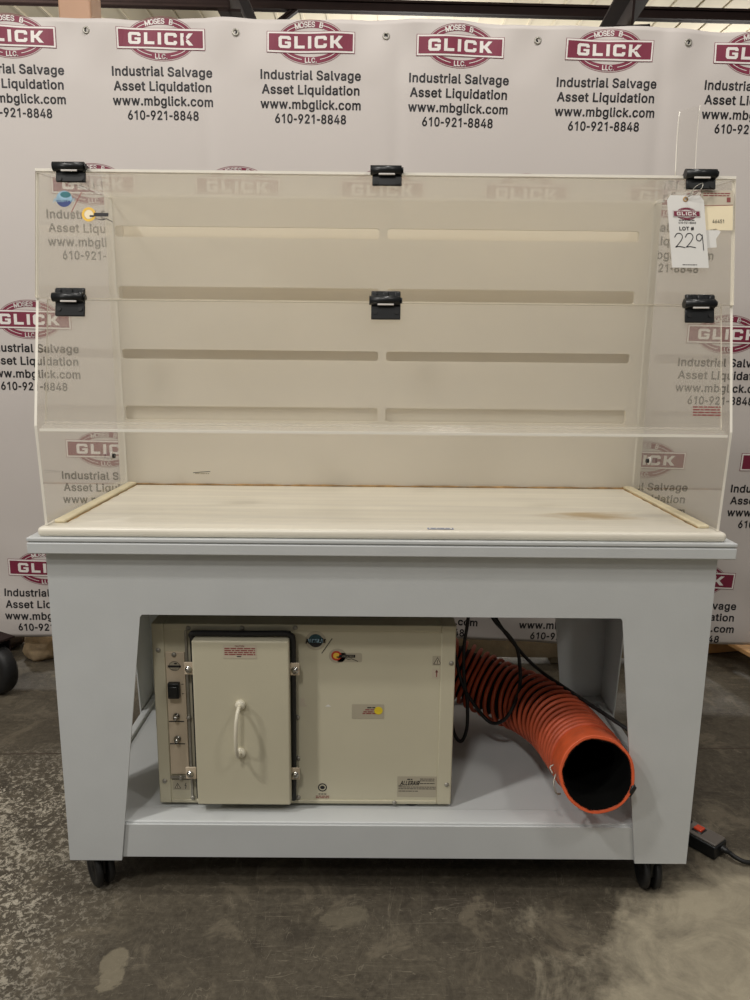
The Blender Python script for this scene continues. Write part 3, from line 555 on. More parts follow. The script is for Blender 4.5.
# ------------------------------------------------------------------ vinyl banner
BY = 1.30
def wave(u, v):
    w = 0.004 * math.sin(3.1 * u + 0.8 * math.sin(2 * v)) + 0.003 * math.sin(7.3 * u + 1.7 * v)
    low = max(0.0, min(1.0, (0.62 - v) / 0.5))
    w += low * (0.012 * math.sin(6.0 * u + 2.0 * v) + 0.008 * math.sin(13 * u - 6 * v) + 0.006 * math.sin(21 * v + 9 * u))
    hi = max(0.0, min(1.0, (v - 2.22) / 0.2))
    w += hi * (0.006 * math.sin(16 * u + 11 * v) + 0.003 * math.sin(31 * u - 17 * v))
    for fx in (-1.62, -0.62, 0.055, 0.99):                                   # fold creases
        w += 0.004 * math.exp(-((u - fx) / 0.03) ** 2)
    return w
def bmap(u, v, off): return Vector((u, BY + wave(u, v) - off, v))
def ztop(u): return 2.430 - 0.006 * u + 0.006 * math.sin(2.7 * u + 1.2) + 0.004 * math.sin(9 * u)
def zbot(u): return 0.150 - 0.006 * u + 0.006 * math.sin(5 * u)
b = MB(); nu, nv = 620, 160; G = []
for i in range(nu + 1):
    u = -1.66 + 4.9 * i / nu; r = []
    for j in range(nv + 1):
        v = zbot(u) + (ztop(u) - zbot(u)) * j / nv; r.append(b.bm.verts.new(bmap(u, v, 0)))
    G.append(r)
b._tag([b.bm.faces.new((G[i][j], G[i + 1][j], G[i + 1][j + 1], G[i][j + 1])) for i in range(nu) for j in range(nv)], M['banner'], True)
banner = b.build('vinyl_banner')
tag(banner, 'white vinyl banner with rows of maroon oval logos hung behind the workbench', 'banner')
sm = banner.modifiers.new('thickness', 'SOLIDIFY'); sm.thickness = 0.0012; sm.offset = -1
TXT = [('Industrial Salvage', .103, .354), ('Asset Liquidation', .1505, .346), ('www.mbglick.com', .1985, .356), ('610-921-8848', .2455, .253)]
def print_unit(u0, v0):
    f = Flat(lambda u, v, o: bmap(u + 0.011 * (v - 2.36) - 0.012 * max(0.0, 1.0 - v) * (u + 1.2), v - 0.011 * u, 0.0013 + o), 0.0005)
    f.emblem(u0, v0, 1.0, M['white'], M['maroon'])
    for t, dv, w in TXT: f.text(t, u0, v0 - dv - .002, .0288, M['ink'], w, 1, 0.046)
    o = f.build('printed_logo', banner); return o
for r in range(5):
    z0 = 2.358 - .482 * r; off = 0.0 if r % 2 == 0 else .262
    for k in range(-2, 6):
        u = -.775 + off + .524 * k
        if u < -1.4 or u > 1.75: continue
        if r in (2, 3) and abs(u) < 0.75 and not (r == 3): continue
        if r == 2 and abs(u) < 0.7: continue
        if r == 3 and abs(u) < 0.6: continue
        print_unit(u, z0)
def grommet(u, v):
    g = MB(); c = bmap(u, v, 0.0015); g.lathe(c, (0, -1, 0), [(0, .013), (.003, .012), (.003, .007), (0, .006)], M['zinc'], 20)
    g.cyl(c + v3(0, .0006, 0), c + v3(0, .0002, 0), .0075, M['rubber']); return g.build('grommet', banner)
for u in (-1.62, -1.035, -.513, .012, .545, 1.07, 1.6): grommet(u, 2.384 - .009 * u)

# ------------------------------------------------------------------ the workbench
bench = thing('downdraft_workbench', 'white steel downdraft workbench with a clear hinged hood, on black casters', 'workbench', (0, .36, 0))
ST = M['steel']; X = .734; Y0, Y1 = .025, .700; ZA0, ZA1 = .717, .861; ZL = .102
def bench_part(name, mb): return mb.build(name, bench)
b = MB()
b.box(-X, X, Y0, Y0 + .004, ZA0, ZA1, ST); b.box(-X, X, Y1 - .004, Y1, ZA0, ZA1, ST)
b.box(-X, -X + .004, Y0 + .004, Y1 - .004, ZA0, ZA1, ST); b.box(X - .004, X, Y0 + .004, Y1 - .004, ZA0, ZA1, ST)
for sx in (-1, 1):                                                       # rounded inner corners of the cut-out
    for y in (Y0, Y1 - .004):
        b.prism([(sx * .5365, y, ZA0), (sx * .5320, y, ZA0), (sx * .5365, y, ZA0 - .006)], (0, .004, 0), ST)
bench_part('apron', b)
def leg(sx, front):
    b = MB(); ya = Y0 if front else Y1 - .004; dy = 1 if front else -1
    b.prism([(sx * X, ya, ZA0), (sx * .536, ya, ZA0), (sx * .611, ya, ZL), (sx * X, ya, ZL)], (0, .004, 0), ST)
    yo = Y0 if front else Y1
    b.prism([(sx * X, yo + dy * .004, ZA0), (sx * X, yo + dy * .185, ZA0), (sx * X, yo + dy * .115, ZL), (sx * X, yo + dy * .004, ZL)], (-sx * .004, 0, 0), ST)
    b.box(min(sx * X, sx * .612), max(sx * X, sx * .612), min(yo + dy * .004, yo + dy * .112), max(yo + dy * .004, yo + dy * .112), ZL, ZL + .005, ST)
    bench_part('leg', b)
for sx in (-1, 1):
    for fr in (True, False): leg(sx, fr)
# lower frame: tube rails and tray shelf
b = MB()
b.box(-.728, .728, .031, .036, .108, .193, ST); b.box(-.728, .728, .036, .092, .106, .199, ST, .003)
bench_part('front_rail', b)
b = MB(); b.box(-.728, .728, .655, .694, .106, .205, ST, .003); bench_part('back_rail', b)
for sx in (-1, 1):
    b = MB(); b.box(min(sx * .708, sx * .729), max(sx * .708, sx * .729), .093, .654, .106, .203, ST, .003)
    bench_part('side_rail', b)
b = MB(); b.box(-.7075, .7075, .092, .655, .180, .192, ST, .002); bench_part('tray_shelf', b)
# ledge and worktop
b = MB()
b.box(-.762, .762, -.001, .735, .8612, .886, ST, .0025); b.box(-.759, .759, .003, .732, .884, .891, ST)
b.box(-.762, .762, -.001, .735, .8885, .8968, ST, .002)
bench_part('top_frame', b)
b = MB(); b.box(-.742, .742, .007, .548, .8968, .918, M['worktop'], .009, 4); bench_part('worktop', b)
for sx in (-1, 1):
    b = MB(); b.box(min(sx * .697, sx * .7215), max(sx * .697, sx * .7215), .050, .546, .918, .926, M['caulk'], .003)
    b.tube([(sx * (.6955 + .0015 * math.sin(i * 2.3)), .055 + i * .0245, .9185) for i in range(21)],   .0014, M['rust'], 6)
    o = bench_part('edge_strip', b)
b = MB(); b.tube([(-.70 + i * .02, .5455 + .001 * math.sin(i * 1.7), .9195) for i in range(71)], [.0028 + .0014 * math.sin(i * 1.1) * math.sin(i * .37) for i in range(71)], M['rust'], 6)
o = bench_part('caulk_bead', b); o['label'] = 'rust brown bead along the back joint'
# back plenum: slotted white sheet, cavity, rear sheet
b = MB()
BX = .745; slots = [(1.594, 1.622), (1.432, 1.466), (1.272, 1.298), (1.103, 1.142)]; sl = [(-.720, -.010), (.012, .690)]
outer = [(-BX, .9185), (BX, .9185), (BX, 1.700), (-BX, 1.700)]
loops = [outer]
for z0, z1 in slots:
    for x0, x1 in sl:
        r = .007; pts = []
        for cx, cz, a in ((x1 - r, z0 + r, -90), (x1 - r, z1 - r, 0), (x0 + r, z1 - r, 90), (x0 + r, z0 + r, 180)):
            for k in range(5):
                t = math.radians(a + k * 22.5); pts.append((cx + r * math.cos(t), cz + r * math.sin(t)))
        loops.append(pts)
edges = []
for lp in loops:
    vs = [b.bm.verts.new((x, .549, z)) for x, z in lp]
    edges += [b.bm.edges.new((vs[i], vs[(i + 1) % len(vs)])) for i in range(len(vs))]
r = bmesh.ops.triangle_fill(b.bm, use_beauty=True, use_dissolve=False, edges=edges)
fs = [g for g in r['geom'] if isinstance(g, bmesh.types.BMFace)]; b._tag(fs, M['hdpe'])
ex = bmesh.ops.extrude_face_region(b.bm, geom=fs)
for g in ex['geom']:
    if isinstance(g, bmesh.types.BMVert): g.co.y += .009
b._tag(b.bm.faces, M['hdpe'])
bench_part('slotted_back_panel', b)
b = MB()
b.prism([(-BX + .009, .5655, .8969), (-BX + .009, .5655, 1.16), (-BX + .009, .680, 1.699), (-BX + .009, .690, 1.699), (-BX + .009, .690, .8969)], (2 * BX - .018, 0, 0), M['hdpe_white']); b.box(-BX, -BX + .008, .558, .690, .8968, 1.700, M['hdpe'])
b.box(BX - .008, BX, .558, .690, .8968, 1.700, M['hdpe'])
bench_part('plenum_box', b)
# hood panels
AC, ED = M['acrylic'], M['edge']
prof = [(.022, .919), (.008, 1.135), (.062, 1.395), (.108, 1.652), (.548, 1.690), (.548, .919)]
for sx in (-1, 1):
    b = MB(); b.prism([(sx * .7235, y, z) for y, z in prof], (sx * .0055, 0, 0), M['acrylic_side'], ED)
    o = bench_part('side_panel', b); o['label'] = 'clear acrylic side panel'
    b = MB(); c = v3(sx * .720, .42, 1.017); b.cyl(c, c - v3(sx * .004, 0, 0), .011, M['white']); b.cyl(c - v3(sx * .004, 0, 0), c - v3(sx * .010, 0, 0), .006, M['black'])
    bench_part('panel_screw', b)
def sheet(name, x, ya, za, yb, zb, t=.005, m=AC):
    b = MB(); d = Vector((0, yb - ya, zb - za)).normalized(); n = Vector((0, d.z, -d.y))
    if n.y < 0: n = -n
    b.prism([(-x, ya, za), (x, ya, za), (x, yb, zb), (-x, yb, zb)], n * t, m, ED); return bench_part(name, b)
up = sheet('upper_front_panel', .7285, .0565, 1.3965, .1025, 1.6535)
b = MB()                                                                    # lower front panel with outward lip
x1 = .703
b.prism([(-x1, .001, 1.140), (x1, .001, 1.140), (x1, .0555, 1.3935), (-x1, .0555, 1.3935)], (0, .0049, -.001), AC, ED)
lip = [(.0065, 1.1415), (.0015, 1.1385), (-.022, 1.1290), (-.0245, 1.1320), (-.002, 1.1425), (.002, 1.1455)]
b.prism([(-x1, y, z) for y, z in lip], (2 * x1, 0, 0), M['acrylic_lip'], M['acrylic_lip'])
b.box(-x1, x1, -.0270, -.0240, 1.1275, 1.1325, ED)  # pale strip, the lip's bright reflection put into its colour
lo = bench_part('lower_front_panel', b); lo['label'] = 'clear lower front panel with an outward bent lip'
b = MB(); b.prism([(-.7295, .104, 1.655), (.7295, .104, 1.655), (.7295, .688, 1.706), (-.7295, .688, 1.706)], (0, 0, .005), M['acrylic_top'], ED)
bench_part('top_panel', b)
# hinges
def hinge(x, y, z, tilt, top):
    b = MB(); T = Matrix.Translation((x, y, z)) @ Matrix.Rotation(-tilt, 4, 'X'); K = M['black']; w = .0305
    b.box(-w, w, -.006, -.0005, -.0385 if not top else -.030, -.004, K, .0015, 1, T)
    b.box(-w, w, -.011, -.0005, -.0085, -.004, K, .001, 1, T)
    if not top: b.box(-w, w, -.006, -.0005, .004, .0205, K, .0015, 1, T)
    else: b.box(-w, w, .0, .030, .004, .009, K, .0015, 1, T)
    if not top:
        for xx in (-.024, .0, .024): b.box(xx - .006, xx + .006, -.010, -.004, .0045, .018, K, .002, 1, T)
    b.cyl(T @ v3(-w - .004, -.008, .0), T @ v3(w - .001, -.008, .0), .0095, K)
    b.cyl(T @ v3(w - .001, -.008, .0), T @ v3(w + .003, -.008, .0), .006, K)
    h = bench_part('hinge', b); h['label'] = 'black plastic hinge'
    s = MB(); s.box(-.0175, .0165, -.0135, -.0109, -.0155 + .004, -.0155 + .0085, M['white'], .001, 1, T); s.build('slot_bar', h)  # white bar in place of bright acrylic glimpsed through the slot
    for xx in (-.022, .022):
        s = MB(); s.cyl(T @ v3(xx, -.0061, -.024), T @ v3(xx, -.0075, -.024), .0045, M['zinc'] if False else M['rubber']); s.build('screw', h)
t1 = math.atan2(.046, .257); t2 = math.atan2(.054, .26)
for x in (-.653, .001, .654): hinge(x, .0545, 1.396, t2, False)
for x in (-.652, .001, .652): hinge(x, .1005, 1.6595, t1, True)
# stickers on the hood (the front panel plane)
def onpanel(u, v, off):                                                      # u along x, v = height
    y = .0565 + (v - 1.3965) * .179; return Vector((u, y - .0012 - off, v - off * .179))
f = Flat(onpanel, .0003)
cu, cv = -.668, 1.598
f.ell(cu, cv, .0165, .0165, M['paleblue']); f.poly([(cu + .0165 * math.cos(math.radians(a)), cv + .0165 * math.sin(math.radians(a))) for a in range(190, 351, 10)], M['navy'], 2)
f.ell(cu + .003, cv + .0085, .011, .006, M['teal'], 2); f.text('AllerAir', cu, cv - .002, .0085, M['paleblue'], .046, 3, .02, .05)
f.line([(-.632, 1.612), (-.6525, 1.572)], .0016, M['redink'])
f.ring(-.617, 1.567, .0145, .0145, .0095, .0095, M['amber']); f.ell(-.617, 1.567, .009, .009, M['creamsticker'])
f.rect(-.606, -.576, 1.563, 1.5705, M['ink'], 2); f.rect(-.615, -.606, 1.562, 1.5655, M['ink'], 2); f.line([(-.598, 1.5575), (-.588, 1.556), (-.58, 1.5585), (-.568, 1.5525)], .0016, M['ink'], 2)
o = bench_part_sticker = f.build('logo_sticker', bench); o['label'] = 'globe and ring logo sticker on the hood'
f = Flat(onpanel, .0003)
f.rect(.655, .7225, 1.600, 1.630, M['paper'], 1); f.rect(.664, .7225, 1.549, 1.600, M['creamsticker'], 1)
f.smallprint(.660, .716, (1.624, 1.6195), .0022, M['redink'], 2, 4); f.line([(.662, 1.5985), (.722, 1.6005)], .0012, M['redink'], 2)
f.text('46451', .692, 1.567, .0075, M['ink'], .024, 2, .02); f.rect(.709, .717, 1.606, 1.616, M['redink'], 2)
o = f.build('warning_label', bench); o['label'] = 'cream label at the upper right of the hood'
f = Flat(onpanel, .0003); f.poly([(.666, 1.548), (.688, 1.552), (.698, 1.546), (.688, 1.531), (.690, 1.514), (.668, 1.512)], M['tagpaper'])
o = f.build('torn_paper', bench); o['label'] = 'torn white paper scrap'
def onlow(u, v, off):
    y = .001 + (v - 1.140) * .215; return Vector((u, y - .0012 - off, v))
f = Flat(onlow, .0003); f.smallprint(.642, .700, (1.187, 1.1815, 1.176, 1.1705), .0028, M['redink'], 1, 9); o = f.build('red_notice', bench); o['label'] = 'faded red printed notice'
f = Flat(lambda u, v, o: Vector((u, .0145 + (v - .918) * 0 - .0, .0) ) if False else Vector((u, v, .9184 + o)), .0003)
f.rect(.097, .153, .0185, .033, M['blue'], 1, .002); f.rect(.099, .151, .0205, .031, M['tagpaper'], 2, .002); f.smallprint(.104, .146, (.0258,), .004, M['blue'], 3, 3)
o = f.build('serial_label', bench); o['label'] = 'small white label with blue border'
f = Flat(lambda u, v, o: Vector((u, .5485 - o, v)), .0003); f.line([(-.535, .953), (-.515, .955), (-.487, .957)], .0015, M['ink']); f.smallprint(-.53, -.49, (.951,), .0025, M['clearsticker'], 1, 2); f.build('pencil_mark', bench)
# casters
def caster(x, y, rot):
    T = Matrix.Translation((x, y, 0)) @ Matrix.Rotation(rot, 4, 'Z'); R = .0475
    b = MB(); b.box(-.03, .03, -.03, .03, .0985, .102, M['zinc'], .001, 1, T); b.cyl(T @ v3(0, 0, .075), T @ v3(0, 0, .1), .013, M['zinc'])
    b.box(-.006, .006, -.022, .030, .040, .094, M['black'], .004, 2, T)
    c = b.build('caster', bench); c['label'] = 'black twin wheel caster'
    for s in (-1, 1):
        w = MB(); o = T @ v3(s * .0065, .008, R); ax = T.to_3x3() @ v3(s, 0, 0)
        w.lathe(o, ax, [(0, .012), (0, R - .004), (.003, R), (.011, R), (.0155, R - .006), (.0155, R - .016), (.013, R - .020), (.013, .010), (.0150, .008), (.0150, 0)], M['rubber'], 36)
        w.build('wheel', c)
caster(-.680, .075, math.radians(38)); caster(.668, .075, math.radians(-3)); caster(-.66, .645, .4); caster(.66, .645, -.3)

# ------------------------------------------------------------------ filter cabinet on the tray
YF = .160
box = thing('filter_cabinet', 'beige metal air filter cabinet with a hinged door standing on the lower tray', 'air filter', (-.186, .4, .155))
BG = M['beige']
b = MB(); b.box(-.526, .150, YF + .004, .705, .168, .642, BG); body = b
body.box(-.556, -.526, YF, .705, .164, .645, BG, .003); body.box(.148, .184, YF, .705, .164, .645, BG, .003)
body.box(-.5262, .1482, YF + .0005, .705, .628, .645, BG, .002); body.box(-.5262, .1482, YF + .001, .3, .164, .174, BG, .002)
body = body.build('body', box)
b = MB(); b.box(-.476, -.470, YF - .001, YF + .006, .176, .628, M['zinc'], .001); b.build('seam_strip', box)
# door
door = MB(); door.box(-.4495, -.2185, .118, .150, .188, .6185, BG, .004, 3); door = door.build('door', box); door['label'] = 'beige filter door'
b = MB()
hz = [(.457), (.331)]
b.tube([(-.3365, .116, .457), (-.3375, .096, .4565), (-.3385, .087, .450), (-.341, .080, .430), (-.343, .078, .394), (-.3425, .080, .36), (-.341, .087, .340), (-.340, .096, .333), (-.339, .116, .331)], .0046, M['cream'], 12)
for z, x in ((.457, -.3365), (.331, -.339)): b.lathe((x, .1182, z), (0, -1, 0), [(0, .0125), (.006, .0125), (.010, .0095), (.012, .0)], M['cream'], 24)
h = b.build('handle', door); h['label'] = 'cream pull handle'
f = Flat(lambda u, v, o: Vector((u, .1175 - o, v)), .0003)
f.rect(-.374, -.295, .575, .610, M['paper']); f.text('CAUTION', -.335, .6065, .0042, M['redink'], .022, 2, .03)
f.smallprint(-.371, -.298, (.6005, .5955, .5905, .5855), .0030, M['redink'], 2, 5); f.smallprint(-.342, -.330, (.5805,), .0022, M['ink'], 2, 6)
f.build('caution_label', door)
b = MB(); gp = spline([(-.4515, .147, .19), (-.4515, .146, .30), (-.4520, .146, .55), (-.4525, .146, .610), (-.455, .145, .624), (-.435, .145, .6275), (-.33, .146, .6265), (-.235, .145, .6285), (-.218, .145, .624), (-.2115, .145, .608), (-.212, .146, .50), (-.213, .147, .33), (-.215, .148, .185)], 6)
b.tube(gp, .0072, M['rubber'], 12); g = b.build('gasket', box); g['label'] = 'black rubber door gasket'
bk = []
for x, z, s in ((-.461, .540, -1), (-.468, .262, -1), (-.2085, .540, 1), (-.2105, .262, 1)):
    b = MB(); b.box(x - .013, x + .013, .137, .141, z - .016, z + .016, M['beige_light'], .0015); b.box(x - .011, x + .011, .141, .158, z - .005, z + .005, M['zinc'])
    k = b.build('clamp_bracket', box)
    b = MB(); b.lathe((x + s * .002, .137, z - .002), (0, -1, 0), [(0, .0085), (.002, .0085), (.002, .006), (.007, .006), (.0085, .004), (.0085, 0)], M['chrome'], 20); b.build('bolt', k)
# control panel
cp = MB(); cp.box(-.524, -.478, YF - .001, YF + .005, .246, .572, M['beige_light'], .001); cp = cp.build('control_panel', box); cp['label'] = 'pinkish beige control panel'
b = MB(); b.box(-.519, -.491, .145, YF - .001, .456, .496, M['black'], .002); b.box(-.516, -.494, .140, .146, .460, .490, M['black'], .003); s = b.build('rocker_switch', cp); s['label'] = 'black power switch'
for z in (.404, .343):
    b = MB(); b.lathe((-.5035, YF - .001, z), (0, -1, 0), [(0, .009), (.004, .0085), (.005, .006), (.012, .006), (.015, .0045), (.016, 0)], M['chrome'], 20); b.build('indicator', cp)
f = Flat(lambda u, v, o: Vector((u, YF - .0014 - o, v)), .0003)
f.ell(-.503, .5365, .0135, .0125, M['clearsticker']); f.ring(-.503, .5365, .0135, .0125, .0125, .0115, M['ink'], 2, 28); f.rect(-.519, -.487, .533, .5385, M['ink'], 3); f.ell(-.500, .543, .004, .002, M['ink'], 2); f.line([(-.510, .528), (-.498, .529)], .0012, M['ink'], 2)
f.build('panel_emblem', cp)
for a, c_, z, hh in ((-.523, -.485, .390, .0026), (-.523, -.485, .3295, .0026), (-.488, -.483, .489, .0016), (-.488, -.482, .464, .0016)):
    f = Flat(lambda u, v, o: Vector((u, YF - .0014 - o, v)), .0003); f.rect(a, c_, z - hh / 2, z + hh / 2, M['ink']); f.build('caption', cp)
def deco(u, v, o): return Vector((u, YF + .0038 - o, v))
f = Flat(deco, .0003)
f.rect(-.523, -.480, .199, .228, M['clearsticker']); f.poly([(-.5185, .203), (-.5015, .203), (-.510, .2185)], M['ink'], 2); f.poly([(-.5160, .2045), (-.5040, .2045), (-.510, .2155)], M['paper'], 3); f.line([(-.510, .206), (-.510, .212)], .0014, M['ink'], 4)
f.line([(-.4885, .2185), (-.4915, .211), (-.4885, .211), (-.4905, .203)], .0016, M['ink'], 2); f.line([(-.523, .2285), (-.478, .2285)], .0016, M['ink'], 2)
f.build('hazard_label', box)
b = MB(); b.box(-.526, -.476, YF - .001, YF + .0038, .234, .239, M['zinc']); b.build('seam_strip', box)
f = Flat(deco, .0003)
cu, cv = -.158, .603
f.ell(cu, cv, .025, .0245, M['clearsticker'], 1); f.ell(cu, cv, .0175, .0170, M['dark_teal'], 2); f.rect(cu - .0185, cu + .0185, cv - .005, cv + .0045, M['paleblue'], 4)
f.poly([(cu + .0165 * math.cos(math.radians(a)), cv + .0165 * math.sin(math.radians(a))) for a in range(195, 346, 10)], M['ink'], 3)
f.poly([(cu + .0165 * math.cos(math.radians(a)), cv + .0165 * math.sin(math.radians(a))) for a in range(25, 156, 10)], M['dark_teal'], 3)
f.text('AllerAir', cu, cv, .011, M['ink'], .050, 5, .06, .05)
f.line([(-.118, .609), (-.143, .571)], .0018, M['ink'], 2)
f.ell(-.105, .564, .021, .019, M['clearsticker'], 1); f.rect(-.105, -.045, .548, .572, M['clearsticker'], 1, .004)
f.ring(-.1075, .5645, .0125, .0125, .0078, .0078, M['ring'], 2); f.ell(-.1075, .5645, .0080, .0080, M['amber'], 2)
f.rect(-.101, -.0615, .5600, .5675, M['ink'], 3); f.rect(-.107, -.097, .5595, .5630, M['ink'], 3); f.text('QUATRO', -.079, .5637, .0042, M['clearsticker'], .029, 4, .02)
f.line([(-.084, .5575), (-.078, .5555), (-.070, .557), (-.055, .5505)], .0016, M['ink'], 3)
f.build('logo_sticker', box)
f = Flat(deco, .0003)
f.rect(-.069, .011, .398, .437, M['clearsticker'], 1, .002)
for k, (w, v) in enumerate(((.024, .428), (.034, .4225), (.043, .417), (.047, .4125))): f.smallprint(-.011 - w / 2 - .008, -.011 + w / 2 - .012, (v,), .0030, M['redink'] if k else M['ink'], 2, 11 + k)
f.ell(-.003, .4205, .0105, .0105, M['yellow'], 3); f.line([(-.006, .420), (0, .420)], .0012, M['amber'], 4); f.build('filter_notice', box)
f = Flat(deco, .0003); f.rect(.128, .152, .541, .566, M['clearsticker'], 1, .001); f.poly([(.130, .544), (.150, .544), (.140, .563)], M['ink'], 2); f.poly([(.1325, .5455), (.1475, .5455), (.140, .5605)], M['paper'], 3); f.line([(.140, .547), (.140, .555)], .0015, M['ink'], 4)
f.rect(.128, .150, .507, .533, M['paper'], 1, .001); f.line([(.139, .528), (.139, .512)], .0022, M['redink'], 2); f.poly([(.135, .523), (.143, .523), (.139, .530)], M['redink'], 2); f.build('shock_label', box)
f = Flat(deco, .0003); f.rect(.047, .147, .183, .241, M['clearsticker'], 1, .001); f.text('ALLERAIR', .079, .2225, .0115, M['ink'], .050, 2, .05, 0, .35); f.smallprint(.072, .085, (.233,), .003, M['ink'], 2, 21)
f.smallprint(.104, .142, (.234, .229, .2215), .0018, M['ink'], 2, 22); f.smallprint(.050, .145, (.2115, .2065), .0018, M['ink'], 2, 23); f.smallprint(.050, .10, (.200,), .0018, M['ink'], 2, 24); f.smallprint(.050, .06, (.215,), .0018, M['ink'], 2, 25)
f.build('name_plate', box)
f = Flat(deco, .0003); f.ring(-.143, .2085, .0115, .0115, .0085, .0085, M['ink']); f.ell(-.143, .2085, .006, .005, M['ink']); f.smallprint(-.153, -.133, (.190,), .0025, M['ink'], 1, 31); f.smallprint(-.160, -.126, (.184, .1795), .0025, M['redink'], 1, 32); f.build('round_emblem', box)
f = Flat(deco, .0003); f.poly([(-.199, .452), (-.187, .452), (-.185, .436), (-.178, .430), (-.200, .430)], M['paper']); o = f.build('pale_patch', box); o['label'] = 'small pale ragged patch'  # pale ragged patch on the cabinet front
f = Flat(deco, .0003); f.poly([(-.136, .430), (-.128, .436), (-.120, .430)], M['tagpaper']); f.build('pale_patch', box)
scr = None
for x, z, y in [(-.466, .634, YF), (-.336, .6355, YF), (-.207, .637, YF), (-.541, .577, YF), (-.541, .226, YF), (-.503, .566, YF - .001), (-.500, .2365, YF - .002), (.174, .549, YF), (.172, .221, YF),
             (-.2045, .401, YF + .003), (-.2045, .290, YF + .003), (-.2045, .180, YF + .003), (-.472, .180, YF), (-.473, .400, YF - .002), (.04, .169, YF)]:
    if scr is None:
        b = MB(); b.lathe((x, y + .001, z), (0, -1, 0), [(0, .0062), (.002, .0060), (.0042, .0042), (.005, 0)], M['zinc'], 14); scr = b.build('screw', box); s0 = v3(x, y, z)
    else: copy_part(scr, box, v3(x, y, z) - s0)
f0 = None
for x, y in ((-.50, .21), (.085, .19), (-.50, .58), (.085, .58)):
    if f0 is None:
        b = MB(); b.cyl((x, y, .155), (x, y, .1605), .022, M['rubber'], .024); b.cyl((x, y, .1605), (x, y, .1685), .012, M['rubber']); f0 = b.build('rubber_foot', box); p0 = v3(x, y, 0)
    else: copy_part(f0, box, v3(x, y, 0) - p0)
b = MB(); b.lathe((.184, .622, .339), (1, 0, 0), [(0, .094), (.006, .094), (.006, .080), (.030, .080), (.030, .070), (0, .070)], BG, 36); b.build('outlet_collar', box)
box.location = (-.1807, .3368, .1922); box.scale = (.967, .967, .967)

# ------------------------------------------------------------------ orange ducting
hose = thing('ducting_hose', 'orange ribbed flexible ducting hose with its black mouth facing forward on the tray', 'hose', (.40, .40, .2))
ax = spline([(.196, .552, .370), (.232, .55, .363), (.304, .52, .335), (.371, .47, .319), (.434, .40, .320), (.478, .28, .327), (.494, .12, .338), (.4945, -.008, .355)], 24)
Ls = [0.0]
for p, q in zip(ax, ax[1:]): Ls.append(Ls[-1] + (q - p).length)
LT = Ls[-1]
def along(s):
    s = max(0, min(LT, s))
    for i in range(len(Ls) - 1):
        if Ls[i + 1] >= s:
            t = (s - Ls[i]) / max(1e-9, Ls[i + 1] - Ls[i]); return ax[i].lerp(ax[i + 1], t), (ax[i + 1] - ax[i]).normalized()
    return ax[-1], (ax[-1] - ax[-2]).normalized()
NT = 26
def pitchmap(t):                                                           # coils packed closer towards the mouth
    return LT * 0.90 * (t - .035 * math.sin(2 * PI * t))
n = 900; P = []; ring_n = None
nrm = along(0)[1].orthogonal().normalized(); frames = []
for i in range(n + 1):
    t = i / n; s = pitchmap(t); p, d = along(s); nrm = (nrm - d * nrm.dot(d)).normalized(); u = d.cross(nrm)
    a = 2 * PI * NT * t; R = .0845
    P.append(p + (nrm * math.cos(a) + u * math.sin(a)) * R)
b = MB(); b.tube(P, .0058, M['rib'], 8); r = b.build('helix_rib', hose); r['label'] = 'orange wire rib'
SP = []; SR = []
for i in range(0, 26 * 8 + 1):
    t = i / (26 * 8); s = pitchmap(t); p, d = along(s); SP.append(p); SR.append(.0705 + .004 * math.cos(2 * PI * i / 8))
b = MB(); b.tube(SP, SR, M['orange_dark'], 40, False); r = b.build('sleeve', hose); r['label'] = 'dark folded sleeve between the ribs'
p, d = along(LT * .885); pe, de = along(LT); de = (de + v3(.02, -.05, .16)).normalized()
b = MB(); K = 14; rings = []
def ringpts(s, R, dd=None, n=48, wob=0.0):
    c, dr = along(s); dr = dd or dr; t = dr.orthogonal(); t = (v3(0, 0, 1) - dr * dr.z).normalized(); uu = dr.cross(t)
    return [c + (t * math.cos(2 * PI * k / n) + uu * math.sin(2 * PI * k / n)) * (R + wob * math.sin(5 * k * 2 * PI / n) + wob * .6 * math.sin(9 * k * 2 * PI / n)) for k in range(n)]
def skin(b, rows, m):
    vr = [[b.bm.verts.new(q) for q in r] for r in rows]; n = len(vr[0])
    for a, c in zip(vr, vr[1:]): b._tag([b.bm.faces.new((a[k], a[(k + 1) % n], c[(k + 1) % n], c[k])) for k in range(n)], m, True)
    return vr
rows = []
for i in range(K + 1):
    t = i / K; s = LT * (.868 + .132 * t); dd = (along(s)[1] * (1 - t) + de * t).normalized()
    rows.append(ringpts(s, .0835 + .0025 * math.cos(i * 2.4) * (1 - t) + .003 * t, dd, wob=.0006))
rows.append(ringpts(LT + .004, .0855, de, wob=.0006)); rows.append(ringpts(LT + .004, .0815, de, wob=.0006)); rows.append(ringpts(LT, .0785, de, wob=.0008)); rows.append(ringpts(LT - .012, .078, de, wob=.0008))
skin(b, rows, M['orange']); c = b.build('cuff', hose); c['label'] = 'smooth orange end cuff'
b = MB(); rows = [ringpts(LT + .0015, .0805, de, wob=.001), ringpts(LT + .0005, .0765, de, wob=.0022), ringpts(LT - .006, .0745, de, wob=.0018)]
for i in range(1, 14): rows.append(ringpts(LT * (1 - .045 * i), (.0735 if i == 1 else .0645), None if i > 3 else de))
vr = skin(b, rows, M['black_fabric']); b._tag([b.bm.faces.new(vr[-1])], M['black_fabric']); c = b.build('lining', hose); c['label'] = 'black inner lining'
b = MB(); c0 = along(LT - .006)[0]
b.tube(spline([c0 + v3(-.088, .02, -.015), c0 + v3(-.095, .005, -.03), c0 + v3(-.090, -.004, -.048), c0 + v3(-.080, 0, -.052)], 6), .0022, M['zinc'], 8)
